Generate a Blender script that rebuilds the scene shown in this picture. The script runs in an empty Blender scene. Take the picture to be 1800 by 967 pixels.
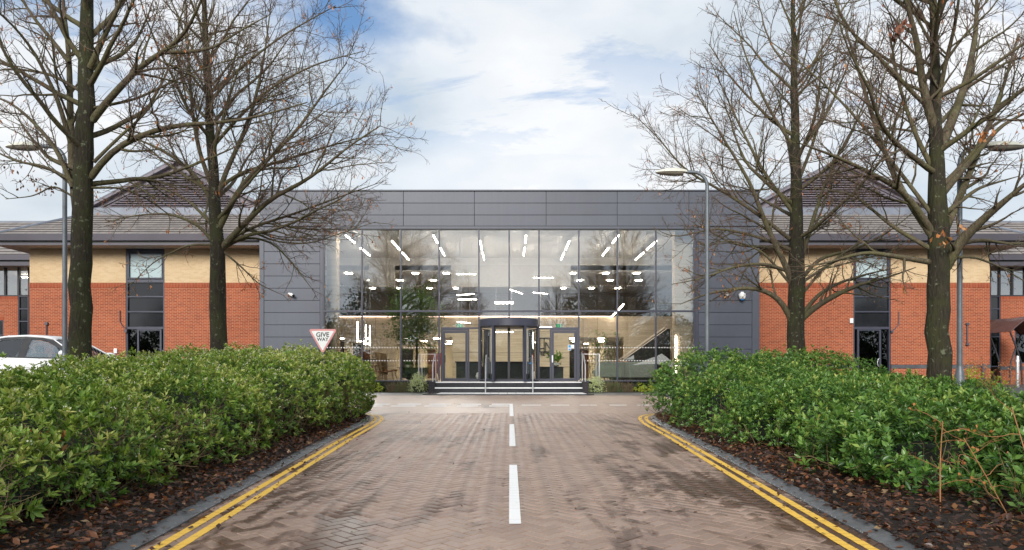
import bpy, math, random
import numpy as np
from mathutils import Matrix, Vector
R = math.radians
random.seed(7); rng = np.random.default_rng(11)
scene = bpy.context.scene
COL = scene.collection

# ------------------------------------------------------------------ camera
F = 1220.0; CX = 896.0; HZ = 655.0; CAMZ = 1.27; G = 0.0131
cam = bpy.data.cameras.new('camera'); co = bpy.data.objects.new('camera', cam); COL.objects.link(co)
cam.sensor_width = 36.0; cam.lens = F / 1800.0 * 36.0
cam.shift_x = (900.0 - CX) / 1800.0; cam.shift_y = (HZ - 483.5) / 1800.0
cam.clip_start = 0.1; cam.clip_end = 2000
co.location = (0, 0, CAMZ); co.rotation_euler = (R(90), 0, 0)
scene.camera = co

# ------------------------------------------------------------------ sky
SUN_EL, SUN_AZ = R(26), R(-168)     # azimuth measured from +Y towards +X: behind the viewpoint, to the left
w = bpy.data.worlds.new('World'); scene.world = w; w.use_nodes = True
nt = w.node_tree; nt.nodes.clear()
def N(tree, t, **kw):
    n = tree.nodes.new(t)
    for k, v in kw.items(): setattr(n, k, v)
    return n
def math_(tree, op, a, b=None, clamp=False):
    n = N(tree, 'ShaderNodeMath', operation=op, use_clamp=clamp)
    for i, x in enumerate((a, b)):
        if x is None: continue
        if isinstance(x, (int, float)): n.inputs[i].default_value = x
        else: tree.links.new(x, n.inputs[i])
    return n.outputs[0]
def mixc(tree, fac, a, b, blend='MIX'):
    n = N(tree, 'ShaderNodeMix', data_type='RGBA', blend_type=blend)
    for i, x in ((0, fac), (6, a), (7, b)):
        if isinstance(x, (int, float)): n.inputs[i].default_value = x
        elif isinstance(x, tuple): n.inputs[i].default_value = (*x, 1) if len(x) == 3 else x
        else: tree.links.new(x, n.inputs[i])
    return n.outputs[2]
def ramp(tree, x, stops):
    n = N(tree, 'ShaderNodeValToRGB'); e = n.color_ramp.elements
    while len(e) < len(stops): e.new(0.5)
    for k, (p, c) in enumerate(stops):
        e[k].position = p; e[k].color = (c, c, c, 1) if isinstance(c, (int, float)) else (*c, 1)
    tree.links.new(x, n.inputs[0]); return n.outputs[0]
def noise(tree, vec, scale, detail=4, rough=0.55, dist=0.0):
    n = N(tree, 'ShaderNodeTexNoise'); n.inputs['Scale'].default_value = scale
    n.inputs['Detail'].default_value = detail; n.inputs['Roughness'].default_value = rough
    n.inputs['Distortion'].default_value = dist
    if vec is not None: tree.links.new(vec, n.inputs['Vector'])
    return n.outputs[0]
def mapping(tree, vec, loc=(0,0,0), scale=(1,1,1), rot=(0,0,0)):
    n = N(tree, 'ShaderNodeMapping'); n.inputs[1].default_value = loc; n.inputs[2].default_value = rot; n.inputs[3].default_value = scale
    tree.links.new(vec, n.inputs[0]); return n.outputs[0]

sky = N(nt, 'ShaderNodeTexSky', sky_type='NISHITA', sun_disc=False)
sky.sun_elevation = SUN_EL; sky.sun_rotation = SUN_AZ; sky.ozone_density = 2.5; sky.air_density = 1.2
tc = N(nt, 'ShaderNodeTexCoord')
sep = N(nt, 'ShaderNodeSeparateXYZ'); nt.links.new(tc.outputs['Generated'], sep.inputs[0])
zc = math_(nt, 'MAXIMUM', sep.outputs[2], 0.0)
den = math_(nt, 'ADD', zc, 0.18)
comb = N(nt, 'ShaderNodeCombineXYZ')
nt.links.new(math_(nt, 'DIVIDE', sep.outputs[0], den), comb.inputs[0])
nt.links.new(math_(nt, 'DIVIDE', sep.outputs[1], den), comb.inputs[1])
P = comb.outputs[0]
# high wispy sheet (long streaks) plus low heaped clouds
wisp = noise(nt, mapping(nt, P, (3.1, 0.4, 0), (0.85, 2.1, 1), (0, 0, R(24))), 1.5, 9, 0.62, 0.5)
cov1 = ramp(nt, wisp, [(0.33, 0.0), (0.50, 1.0)])
puff = noise(nt, mapping(nt, tc.outputs['Generated'], (1.7, 0.3, 2.3), (1.0, 1.0, 1.9)), 3.3, 9, 0.55, 0.2)
cov2 = ramp(nt, puff, [(0.44, 0.0), (0.54, 1.0)])
low = ramp(nt, sep.outputs[2], [(0.30, 1.0), (0.52, 0.25)])
cov = math_(nt, 'MAXIMUM', math_(nt, 'MULTIPLY', cov1, 0.93), math_(nt, 'MULTIPLY', cov2, low))
# a clear gap between the clouds, up and to the left of the pavilion
dv = N(nt, 'ShaderNodeVectorMath', operation='DISTANCE'); nt.links.new(tc.outputs['Generated'], dv.inputs[0])
dv.inputs[1].default_value = Vector((-0.235, 1.0, 0.54)).normalized()
gapn = math_(nt, 'ADD', dv.outputs['Value'], math_(nt, 'MULTIPLY', math_(nt, 'SUBTRACT', puff, 0.5), 0.42))
gap = ramp(nt, gapn, [(0.02, 0.05), (0.115, 1.0)])
haze_ = ramp(nt, sep.outputs[2], [(0.29, 0.92), (0.40, 0.30)])
cov = math_(nt, 'MULTIPLY', math_(nt, 'MAXIMUM', cov, haze_), gap)
shade = noise(nt, mapping(nt, tc.outputs['Generated'], (0.6, 5.3, 0.2), (1, 1, 2.2)), 2.6, 6, 0.5)
shade_r = ramp(nt, shade, [(0.37, (4.3, 4.85, 5.35)), (0.49, (5.7, 6.0, 6.3)), (0.60, (6.75, 6.78, 6.78))])
skyb = mixc(nt, 1.0, sky.outputs[0], (0.66, 0.86, 1.02), 'MULTIPLY')
final = mixc(nt, cov, skyb, shade_r)
bg = N(nt, 'ShaderNodeBackground'); bg.inputs[1].default_value = 0.1
nt.links.new(final, bg.inputs[0])
wo = N(nt, 'ShaderNodeOutputWorld'); nt.links.new(bg.outputs[0], wo.inputs[0])

sun = bpy.data.lights.new('sun', 'SUN'); sun.energy = 2.7; sun.angle = R(28); sun.color = (1.0, 0.95, 0.88)
so = bpy.data.objects.new('sun', sun); COL.objects.link(so)
sd = Vector((math.sin(SUN_AZ) * math.cos(SUN_EL), math.cos(SUN_AZ) * math.cos(SUN_EL), math.sin(SUN_EL)))
so.rotation_euler = sd.to_track_quat('Z', 'Y').to_euler(); so.location = sd * 40

scene.render.engine = 'CYCLES'
vs = scene.view_settings; vs.view_transform = 'Standard'; vs.look = 'None'; vs.exposure = 0.60; vs.gamma = 1; vs.use_curve_mapping = False
cy = scene.cycles; cy.use_denoising = True; cy.max_bounces = 7; cy.diffuse_bounces = 3; cy.glossy_bounces = 3
cy.transparent_max_bounces = 16; cy.transmission_bounces = 4; cy.caustics_reflective = False; cy.caustics_refractive = False
cy.sample_clamp_indirect = 6.0

# ------------------------------------------------------------------ helpers
OFF = {}
def PX(px, py, Y):                       # a picture position and its distance -> world point
    return ((px - CX) * Y / F, Y, CAMZ + (HZ - py) * Y / F)
def XA(px, Y): return (px - CX) * Y / F
def ZA(py, Y): return CAMZ + (HZ - py) * Y / F
def gz(y): return G * min(y, 34.0)
def tag(o, label=None, cat=None, group=None, kind=None):
    if label: o['label'] = label
    if cat: o['category'] = cat
    if group: o['group'] = group
    if kind: o['kind'] = kind
    return o
def root(name, label, cat, loc=(0, 0, 0), group=None):
    o = bpy.data.objects.new(name, None); COL.objects.link(o); o.location = loc; o.empty_display_size = 0.2
    OFF[o.name] = Vector(loc); return tag(o, label, cat, group)
def link(o, parent=None, loc=(0, 0, 0)):
    COL.objects.link(o)
    if parent is not None:
        o.parent = parent; o.location = Vector(loc) - OFF.get(parent.name, Vector((0, 0, 0)))
    else: o.location = loc
    return o
class B:                                 # collects faces of one mesh
    def __init__(s): s.v = []; s.f = []
    def add(s, vs, fs):
        n = len(s.v); s.v += [tuple(p) for p in vs]; s.f += [tuple(i + n for i in f) for f in fs]; return s
    def box(s, x0, x1, y0, y1, z0, z1):
        if x0 > x1: x0, x1 = x1, x0
        if y0 > y1: y0, y1 = y1, y0
        if z0 > z1: z0, z1 = z1, z0
        return s.add([(x0,y0,z0),(x1,y0,z0),(x1,y1,z0),(x0,y1,z0),(x0,y0,z1),(x1,y0,z1),(x1,y1,z1),(x0,y1,z1)],
                     [(0,3,2,1),(4,5,6,7),(0,1,5,4),(1,2,6,5),(2,3,7,6),(3,0,4,7)])
    def prism(s, poly, axis, a, b):      # polygon extruded along an axis
        def p(u, v, t): return {'x': (t, u, v), 'y': (u, t, v), 'z': (u, v, t)}[axis]
        n = len(poly)
        return s.add([p(u, v, a) for u, v in poly] + [p(u, v, b) for u, v in poly],
                     [tuple(range(n)), tuple(range(2*n-1, n-1, -1))] + [(i, i+n, (i+1) % n + n, (i+1) % n) for i in range(n)])
    def tube(s, pts, r, n=8, cap=True):
        pts = [Vector(p) for p in pts]; rr = r if isinstance(r, (list, tuple)) else [r] * len(pts)
        rings = []; ref = None
        for i, p in enumerate(pts):
            t = (pts[min(i+1, len(pts)-1)] - pts[max(i-1, 0)]).normalized()
            if ref is None: ref = t.orthogonal().normalized()
            u = (ref - t * ref.dot(t)); u = u.normalized() if u.length > 1e-6 else t.orthogonal().normalized()
            ref = u; v = t.cross(u)
            rings.append([p + (u * math.cos(a) + v * math.sin(a)) * rr[i] for a in (2*math.pi*k/n for k in range(n))])
        fs = [(i*n+k, i*n+(k+1) % n, (i+1)*n+(k+1) % n, (i+1)*n+k) for i in range(len(pts)-1) for k in range(n)]
        if cap: fs += [tuple(range(n-1, -1, -1)), tuple((len(pts)-1)*n + k for k in range(n))]
        return s.add([q for ring in rings for q in ring], fs)
    def lathe(s, prof, c=(0, 0, 0), n=20):   # profile (r, z)
        vs = [(c[0] + r*math.cos(2*math.pi*k/n), c[1] + r*math.sin(2*math.pi*k/n), c[2] + z) for r, z in prof for k in range(n)]
        m = len(prof)
        fs = [(i*n+k, i*n+(k+1) % n, (i+1)*n+(k+1) % n, (i+1)*n+k) for i in range(m-1) for k in range(n)]
        return s.add(vs, fs + [tuple(range(n-1, -1, -1)), tuple((m-1)*n+k for k in range(n))])
    def build(s, name, mat, parent=None, smooth=False, bevel=0.0, mesh_only=False):
        me = bpy.data.meshes.new(name); me.from_pydata(s.v, [], s.f); me.update()
        if mat: me.materials.append(mat)
        if smooth:
            me.polygons.foreach_set('use_smooth', [True] * len(me.polygons))
        if mesh_only: return me
        o = link(bpy.data.objects.new(name, me), parent)
        if smooth:
            try: me.set_sharp_from_angle(angle=R(38))
            except Exception: pass
        if bevel:
            m = o.modifiers.new('bevel', 'BEVEL'); m.width = bevel; m.segments = 2; m.limit_method = 'ANGLE'; m.angle_limit = R(40)
        return o
def npmesh(name, V, T, mat, parent=None, var=None, smooth=False, kind=None):   # triangles from arrays
    me = bpy.data.meshes.new(name); V = np.asarray(V, np.float32); T = np.asarray(T, np.int32)
    me.vertices.add(len(V)); me.vertices.foreach_set('co', V.ravel())
    k = T.shape[1]
    me.loops.add(T.size); me.loops.foreach_set('vertex_index', T.ravel())
    me.polygons.add(len(T)); me.polygons.foreach_set('loop_start', np.arange(0, T.size, k, dtype=np.int32))
    me.polygons.foreach_set('loop_total', np.full(len(T), k, np.int32))
    if smooth: me.polygons.foreach_set('use_smooth', np.ones(len(T), bool))
    if var is not None:
        a = me.attributes.new('var', 'FLOAT', 'FACE'); a.data.foreach_set('value', np.asarray(var, np.float32))
    me.update(calc_edges=True); me.validate()
    me.materials.append(mat)
    o = link(bpy.data.objects.new(name, me), parent)
    if kind: o['kind'] = kind
    return o
def copy_tree(o, parent=None):
    c = o.copy(); COL.objects.link(c); c.parent = parent
    for ch in list(o.children): copy_tree(ch, c)
    return c
def text_mesh(s, size, depth=0.004):
    cu = bpy.data.curves.new('t', 'FONT'); cu.body = s; cu.size = size; cu.align_x = 'CENTER'; cu.align_y = 'CENTER'; cu.extrude = depth
    cu.offset = size * 0.018
    o = bpy.data.objects.new('t', cu); COL.objects.link(o); bpy.context.view_layer.update()
    me = bpy.data.meshes.new_from_object(o.evaluated_get(bpy.context.evaluated_depsgraph_get()))
    bpy.data.objects.remove(o); bpy.data.curves.remove(cu); return me

# ------------------------------------------------------------------ materials
def material(name):
    m = bpy.data.materials.new(name); m.use_nodes = True; t = m.node_tree; t.nodes.clear()
    b = N(t, 'ShaderNodeBsdfPrincipled'); o = N(t, 'ShaderNodeOutputMaterial'); t.links.new(b.outputs[0], o.inputs[0])
    return m, t, b, o
def setp(t, b, key, x):
    if isinstance(x, (int, float)): b.inputs[key].default_value = x
    elif isinstance(x, tuple): b.inputs[key].default_value = (*x, 1)
    else: t.links.new(x, b.inputs[key])
def wpos(t): return N(t, 'ShaderNodeNewGeometry').outputs['Position']
def attr(t, n='var'):
    a = N(t, 'ShaderNodeAttribute', attribute_name=n); return a.outputs['Fac']
def bump(t, b, h, strength=0.3, dist=0.01):
    n = N(t, 'ShaderNodeBump'); n.inputs['Strength'].default_value = strength; n.inputs['Distance'].default_value = dist
    t.links.new(h, n.inputs['Height']); t.links.new(n.outputs[0], b.inputs['Normal'])
def plain(name, c, rough=0.5, metal=0.0, vary=0.18, scale=6.0, bmp=0.0, bscale=40.0, spec=0.5, rvar=0.1):
    m, t, b, o = material(name); p = wpos(t); n = noise(t, p, scale, 5, 0.6)
    lo = tuple(max(0, x*(1-vary)) for x in c); hi = tuple(min(1, x*(1+vary)) for x in c)
    setp(t, b, 'Base Color', mixc(t, ramp(t, n, [(0.3, 0.0), (0.7, 1.0)]), lo, hi))
    setp(t, b, 'Roughness', math_(t, 'ADD', rough - rvar/2, math_(t, 'MULTIPLY', n, rvar)))
    b.inputs['Metallic'].default_value = metal; b.inputs['Specular IOR Level'].default_value = spec
    if bmp: bump(t, b, noise(t, p, bscale, 4), bmp, 0.01)
    return m
def emit(name, c, s):
    m, t, b, o = material(name); t.nodes.remove(b); e = N(t, 'ShaderNodeEmission'); e.inputs[0].default_value = (*c, 1); e.inputs[1].default_value = s
    t.links.new(e.outputs[0], o.inputs[0]); return m
def glass(name, tint=(0.86, 0.9, 0.9), base=0.06, mult=1.5, rough=0.0):
    m, t, b, o = material(name); t.nodes.remove(b)
    tr = N(t, 'ShaderNodeBsdfTransparent'); tr.inputs[0].default_value = (*tint, 1)
    gl = N(t, 'ShaderNodeBsdfGlossy'); gl.inputs['Roughness'].default_value = rough; gl.inputs[0].default_value = (0.95, 0.97, 1.0, 1)
    fr = N(t, 'ShaderNodeFresnel'); fr.inputs[0].default_value = 1.5
    # faint waviness of toughened panes
    bp = N(t, 'ShaderNodeBump'); bp.inputs['Strength'].default_value = 0.004; bp.inputs['Distance'].default_value = 0.01
    t.links.new(noise(t, wpos(t), 0.8, 1), bp.inputs['Height']); t.links.new(bp.outputs[0], gl.inputs['Normal'])
    fac = math_(t, 'ADD', math_(t, 'MULTIPLY', fr.outputs[0], mult), base, clamp=True)
    mx = N(t, 'ShaderNodeMixShader'); t.links.new(fac, mx.inputs[0]); t.links.new(tr.outputs[0], mx.inputs[1]); t.links.new(gl.outputs[0], mx.inputs[2])
    t.links.new(mx.outputs[0], o.inputs[0]); return m
def brick(name, cols, mortar, bw=0.225, rh=0.075, ms=0.006, soldier=False):
    m, t, b, o = material(name); g = N(t, 'ShaderNodeSeparateXYZ'); p = wpos(t); t.links.new(p, g.inputs[0])
    c = N(t, 'ShaderNodeCombineXYZ'); u = math_(t, 'ADD', g.outputs[0], g.outputs[1])
    t.links.new(u, c.inputs[0]); t.links.new(g.outputs[2], c.inputs[1])
    br = N(t, 'ShaderNodeTexBrick'); t.links.new(c.outputs[0], br.inputs['Vector'])
    br.offset = 0.0 if soldier else 0.5
    br.inputs['Scale'].default_value = 1.0; br.inputs['Brick Width'].default_value = bw; br.inputs['Row Height'].default_value = rh
    br.inputs['Mortar Size'].default_value = ms; br.inputs['Mortar Smooth'].default_value = 0.15; br.inputs['Bias'].default_value = 0.0
    br.inputs['Color1'].default_value = (*cols[0], 1); br.inputs['Color2'].default_value = (*cols[1], 1); br.inputs['Mortar'].default_value = (*mortar, 1)
    big = noise(t, p, 0.45, 5, 0.6); fine = noise(t, p, 30, 3)
    cc = mixc(t, math_(t, 'MULTIPLY', ramp(t, big, [(0.35, 0), (0.7, 1)]), 0.55), br.outputs[0], cols[2], 'MULTIPLY')
    cc = mixc(t, math_(t, 'MULTIPLY', fine, 0.35), cc, (0.55, 0.55, 0.55), 'MULTIPLY')
    setp(t, b, 'Base Color', cc); setp(t, b, 'Roughness', 0.82); b.inputs['Specular IOR Level'].default_value = 0.3
    bump(t, b, math_(t, 'SUBTRACT', math_(t, 'MULTIPLY', fine, 0.3), br.outputs['Fac']), 0.5, 0.008)
    return m
M = {}
M['red_brick'] = brick('red_brick', [(0.395, 0.088, 0.032), (0.262, 0.053, 0.021), (0.74, 0.66, 0.62)], (0.58, 0.37, 0.245))
M['red_soldier'] = brick('red_soldier', [(0.36, 0.070, 0.024), (0.25, 0.045, 0.017), (0.80, 0.70, 0.66)], (0.48, 0.25, 0.15), 0.075, 0.225, 0.006, True)
M['cream_brick'] = brick('cream_brick', [(0.66, 0.50, 0.31), (0.58, 0.42, 0.25), (0.9, 0.84, 0.76)], (0.70, 0.56, 0.38), ms=0.004)
M['dark_brick'] = brick('dark_brick', [(0.035, 0.03, 0.035), (0.022, 0.02, 0.024), (0.8, 0.8, 0.8)], (0.07, 0.065, 0.07))
M['clad'] = plain('clad', (0.070, 0.078, 0.102), 0.46, 0.1, 0.10, 0.35, rvar=0.12)
_t = M['clad'].node_tree; _b = next(n for n in _t.nodes if n.type == 'BSDF_PRINCIPLED'); _src = _b.inputs['Base Color'].links[0].from_socket
_oi = N(_t, 'ShaderNodeObjectInfo').outputs['Random']                       # each panel weathers a little differently, with faint run marks
_st = noise(_t, mapping(_t, wpos(_t), scale=(6, 6, 0.25)), 1.5, 4, 0.6)
_v = math_(_t, 'ADD', math_(_t, 'MULTIPLY', _oi, 0.14), math_(_t, 'MULTIPLY', _st, 0.26))
setp(_t, _b, 'Base Color', mixc(_t, 1.0, _src, ramp(_t, _v, [(0.0, 0.78), (0.4, 1.15)]), 'MULTIPLY'))
bump(_t, _b, noise(_t, wpos(_t), 0.9, 2), 0.10, 0.03)
M['clad_gap'] = plain('clad_gap', (0.03, 0.03, 0.04), 0.6)
M['frame'] = plain('frame', (0.048, 0.051, 0.074), 0.42, 0.1, 0.1, 2.0)
M['frame_dk'] = plain('frame_dk', (0.02, 0.02, 0.026), 0.45)
M['fascia'] = plain('fascia', (0.078, 0.072, 0.090), 0.5, 0.1, 0.12, 0.6)
M['soffit'] = plain('soffit', (0.36, 0.29, 0.24), 0.75)
M['glass'] = glass('glass', (0.95, 0.96, 0.95), 0.15, 1.5)
M['glass_dk'] = glass('glass_dk', (0.30, 0.33, 0.35), 0.05, 1.3)
M['glass_clear'] = glass('glass_clear', (0.9, 0.93, 0.93), 0.0, 1.0)
M['film'] = plain('film', (0.40, 0.50, 0.52), 0.12, 0, 0.05, 0.5, spec=0.8, rvar=0.02)
M['spandrel'] = plain('spandrel', (0.012, 0.013, 0.016), 0.06, 0, 0.2, 0.5, spec=0.7, rvar=0.02)
M['gable'] = plain('gable', (0.165, 0.148, 0.178), 0.55)
M['louvre'] = plain('louvre', (0.185, 0.162, 0.19), 0.55)
M['tile_edge_shade'] = plain('tile_edge_shade', (0.045, 0.04, 0.038), 0.85)  # dark lip colour painting the shadow line under each tile course
M['lead'] = plain('lead', (0.17, 0.19, 0.23), 0.5, 0.2, 0.2, 1.2)
M['white'] = plain('white', (0.78, 0.78, 0.77), 0.4, 0, 0.05)
M['wall_int'] = plain('wall_int', (0.72, 0.62, 0.44), 0.7, 0, 0.05)
M['ceil_int'] = plain('ceil_int', (0.74, 0.73, 0.70), 0.8, 0, 0.04)
M['floor_int'] = plain('floor_int', (0.30, 0.26, 0.21), 0.3, 0, 0.15)
M['int_grey'] = plain('int_grey', (0.62, 0.61, 0.58), 0.7, 0, 0.08)
M['ceil_dk'] = plain('ceil_dk', (0.10, 0.085, 0.07), 0.8)
M['door_wood'] = plain('door_wood', (0.16, 0.06, 0.035), 0.45)
M['black'] = plain('black', (0.012, 0.012, 0.013), 0.5)
M['steel'] = plain('steel', (0.66, 0.66, 0.67), 0.32, 0.85, 0.05)
M['alu'] = plain('alu', (0.70, 0.71, 0.73), 0.4, 0.5, 0.05)
M['galv'] = plain('galv', (0.15, 0.17, 0.19), 0.5, 0.45, 0.2, 5.0)
M['lamp_head'] = plain('lamp_head', (0.62, 0.62, 0.54), 0.5, 0, 0.12, 4.0)
M['lamp_glass'] = plain('lamp_glass', (0.20, 0.18, 0.15), 0.2)
M['tile'] = plain('tile', (0.028, 0.029, 0.036), 0.22, 0, 0.3, 1.2)
M['pave_grey'] = plain('pave_grey', (0.085, 0.088, 0.095), 0.35, 0, 0.35, 2.5, 0.3)
M['asphalt'] = plain('asphalt', (0.055, 0.055, 0.058), 0.6, 0, 0.3, 1.5, 0.4, 120)
M['ground'] = plain('ground', (0.07, 0.068, 0.055), 0.8, 0, 0.35, 0.3, 0.3, 8)
M['teal'] = plain('teal', (0.035, 0.055, 0.055), 0.5)
M['desk'] = plain('desk', (0.03, 0.036, 0.036), 0.35)
M['ply'] = plain('ply', (0.36, 0.235, 0.115), 0.5, 0, 0.15, 8)
M['leather'] = plain('leather', (0.36, 0.14, 0.04), 0.5)
M['red_fabric'] = plain('red_fabric', (0.48, 0.06, 0.022), 0.8)
M['sage'] = plain('sage', (0.30, 0.34, 0.30), 0.85, 0, 0.08)
M['sign_green'] = emit('sign_green', (0.0, 0.36, 0.13), 1.0)
M['sign_white'] = plain('sign_white', (0.72, 0.74, 0.75), 0.4, 0, 0.05)
M['sign_pink'] = plain('sign_pink', (0.58, 0.25, 0.25), 0.45, 0, 0.12, 8)
M['sign_back'] = plain('sign_back', (0.11, 0.15, 0.14), 0.55, 0, 0.15)
M['blue'] = plain('blue', (0.01, 0.22, 0.55), 0.4)
M['tube'] = emit('tube', (1.0, 0.88, 0.76), 30.0)
M['strip'] = emit('strip', (1.0, 0.74, 0.60), 6.0)
M['rail_light'] = emit('rail_light', (1.0, 0.80, 0.62), 0.9)
M['panel_light'] = emit('panel_light', (1.0, 0.86, 0.70), 50.0)
M['car_paint'] = plain('car_paint', (0.74, 0.75, 0.77), 0.18, 0.0, 0.02, 1, spec=0.6, rvar=0.02)
M['car_glass'] = glass('car_glass', (0.78, 0.84, 0.84), 0.06, 1.4)
M['rubber'] = plain('rubber', (0.02, 0.02, 0.02), 0.8)
M['trim'] = plain('trim', (0.018, 0.018, 0.02), 0.3)
M['shelter'] = plain('shelter', (0.17, 0.09, 0.08), 0.2)

# board-marked concrete
m, t, b, o = material('concrete'); p = wpos(t)
pl = noise(t, mapping(t, p, scale=(0.35, 0.35, 7.0)), 1.6, 4, 0.6); fi = noise(t, mapping(t, p, scale=(1, 1, 5)), 9, 5)
setp(t, b, 'Base Color', mixc(t, math_(t, 'MULTIPLY', fi, 0.5), mixc(t, ramp(t, pl, [(0.35, 0), (0.65, 1)]), (0.54, 0.44, 0.31), (0.72, 0.60, 0.44)), (0.62, 0.6, 0.58), 'MULTIPLY'))
setp(t, b, 'Roughness', 0.8); bump(t, b, pl, 0.5, 0.02); M['concrete'] = m
# roof tile
m, t, b, o = material('roof_tile'); p = wpos(t)
n1 = noise(t, mapping(t, p, scale=(3.5, 1, 1)), 1.2, 5, 0.65); n2 = noise(t, p, 0.5, 3)
setp(t, b, 'Base Color', mixc(t, ramp(t, n1, [(0.3, 0), (0.7, 1)]), (0.15, 0.138, 0.136), mixc(t, n2, (0.305, 0.285, 0.275), (0.25, 0.205, 0.175)))); setp(t, b, 'Roughness', 0.75); M['roof_tile'] = m
# block paving: per-block tone, worn and wet in patches that run along the road
def paving(name, mult=1.0, joints=False):
    m, t, b, o = material(name); p = wpos(t)
    oi = N(t, 'ShaderNodeObjectInfo').outputs['Random']
    v = math_(t, 'FRACT', math_(t, 'ADD', attr(t), oi))
    wet = noise(t, mapping(t, p, (0.4, 1.7, 0), (1.5, 0.42, 1), (0, 0, R(5))), 0.95, 7, 0.66, 0.5)
    edge = N(t, 'ShaderNodeSeparateXYZ'); t.links.new(p, edge.inputs[0])
    ax = math_(t, 'ABSOLUTE', edge.outputs[0])
    near = ramp(t, math_(t, 'MULTIPLY', edge.outputs[1], 0.04), [(0.15, 1.0), (0.72, 0.0)])
    k = math_(t, 'ADD', math_(t, 'ADD', wet, math_(t, 'MULTIPLY', math_(t, 'SUBTRACT', math_(t, 'FRACT', math_(t, 'MULTIPLY', v, 7.3)), 0.5), 0.0 if joints else 0.085)), math_(t, 'MULTIPLY', math_(t, 'MULTIPLY', ax, 0.062), near))
    wetm = ramp(t, k, [(0.565, 0.0), (0.635, 1.0)])
    speck = noise(t, p, 130, 2)
    c = mixc(t, v, (0.218*mult, 0.142*mult, 0.108*mult), (0.325*mult, 0.226*mult, 0.180*mult))
    c = mixc(t, ramp(t, noise(t, p, 1.3, 5), [(0.35, 0), (0.75, 0.5)]), c, (0.33*mult, 0.225*mult, 0.155*mult))
    c = mixc(t, ramp(t, speck, [(0.66, 0), (0.74, 0.55)]), c, (0.52, 0.46, 0.40))
    c = mixc(t, wetm, c, (0.30, 0.215, 0.145), 'MULTIPLY')
    if joints:
        br = N(t, 'ShaderNodeTexBrick'); t.links.new(mapping(t, p, rot=(0, 0, R(45))), br.inputs['Vector'])
        br.inputs['Scale'].default_value = 1; br.inputs['Brick Width'].default_value = 0.2; br.inputs['Row Height'].default_value = 0.1; br.inputs['Mortar Size'].default_value = 0.004
        c = mixc(t, math_(t, 'MULTIPLY', br.outputs['Fac'], 0.35), c, (0.3, 0.25, 0.22), 'MULTIPLY')
    setp(t, b, 'Base Color', c)
    r = math_(t, 'SUBTRACT', math_(t, 'ADD', 0.29, math_(t, 'MULTIPLY', noise(t, p, 3.0, 4), 0.22)), math_(t, 'MULTIPLY', wetm, 0.09))
    setp(t, b, 'Roughness', r)
    bump(t, b, noise(t, p, 90, 3), 0.25, 0.004)
    return m
M['paver'] = paving('paver'); M['paver_far'] = paving('paver_far', 1.05, True)
M['joint'] = plain('joint', (0.030, 0.022, 0.018), 0.5, 0, 0.3, 5)
M['kerb'] = plain('kerb', (0.112, 0.116, 0.120), 0.42, 0, 0.28, 7, 0.4, 150)
# painted lines, a little worn
def paint(name, c, worn):
    m, t, b, o = material(name); p = wpos(t); n = noise(t, p, 14, 6, 0.7)
    setp(t, b, 'Base Color', mixc(t, ramp(t, n, [(0.60, 0), (0.68, worn)]), c, (0.16, 0.10, 0.07)))
    setp(t, b, 'Roughness', 0.55); bump(t, b, noise(t, p, 160, 2), 0.3, 0.003); return m
M['yellow'] = paint('yellow', (0.80, 0.49, 0.07), 0.75); M['white_paint'] = paint('white_paint', (0.83, 0.83, 0.82), 0.3)
# soil and leaf litter
m, t, b, o = material('soil'); p = wpos(t); n = noise(t, p, 14, 7, 0.7)
setp(t, b, 'Base Color', mixc(t, n, (0.008, 0.006, 0.005), (0.045, 0.030, 0.022))); setp(t, b, 'Roughness', 0.7); bump(t, b, noise(t, p, 30, 6, 0.7), 1.0, 0.04); M['soil'] = m
def leafmat(name, stops, rough=0.4, trans=0.25, spec=0.5):
    m, t, b, o = material(name); v = attr(t)
    c = ramp(t, v, stops); p = wpos(t)
    c = mixc(t, math_(t, 'MULTIPLY', noise(t, p, 25, 2), 0.4), c, (0.55, 0.6, 0.5), 'MULTIPLY')
    setp(t, b, 'Base Color', c); setp(t, b, 'Roughness', rough); b.inputs['Specular IOR Level'].default_value = spec
    if trans:
        tl = N(t, 'ShaderNodeBsdfTranslucent'); t.links.new(c, tl.inputs[0])
        mx = N(t, 'ShaderNodeMixShader'); mx.inputs[0].default_value = trans
        t.links.new(b.outputs[0], mx.inputs[1]); t.links.new(tl.outputs[0], mx.inputs[2]); t.links.new(mx.outputs[0], o.inputs[0])
    return m
M['leaf_l'] = leafmat('leaf_l', [(0.0, (0.050, 0.125, 0.018)), (0.35, (0.165, 0.295, 0.036)), (0.65, (0.34, 0.45, 0.075)), (1.0, (0.64, 0.62, 0.20))], 0.36)
M['leaf_r'] = leafmat('leaf_r', [(0.0, (0.036, 0.105, 0.022)), (0.4, (0.105, 0.230, 0.040)), (0.75, (0.205, 0.335, 0.062)), (1.0, (0.46, 0.50, 0.12))], 0.33)
M['leaf_core'] = plain('leaf_core', (0.012, 0.017, 0.008), 0.9)  # near-black, the shade of the foliage interior put into the colour
M['leaf_lime'] = leafmat('leaf_lime', [(0.0, (0.30, 0.36, 0.03)), (1.0, (0.55, 0.60, 0.06))], 0.5)
M['leaf_var'] = leafmat('leaf_var', [(0.0, (0.34, 0.44, 0.16)), (0.5, (0.62, 0.68, 0.34)), (1.0, (0.80, 0.82, 0.55))], 0.5)
M['leaf_grey'] = leafmat('leaf_grey', [(0.0, (0.07, 0.12, 0.05)), (1.0, (0.15, 0.22, 0.10))], 0.6)
M['leaf_dark'] = leafmat('leaf_dark', [(0.0, (0.012, 0.028, 0.010)), (0.8, (0.035, 0.07, 0.02)), (1.0, (0.12, 0.15, 0.08))], 0.45)
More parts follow.
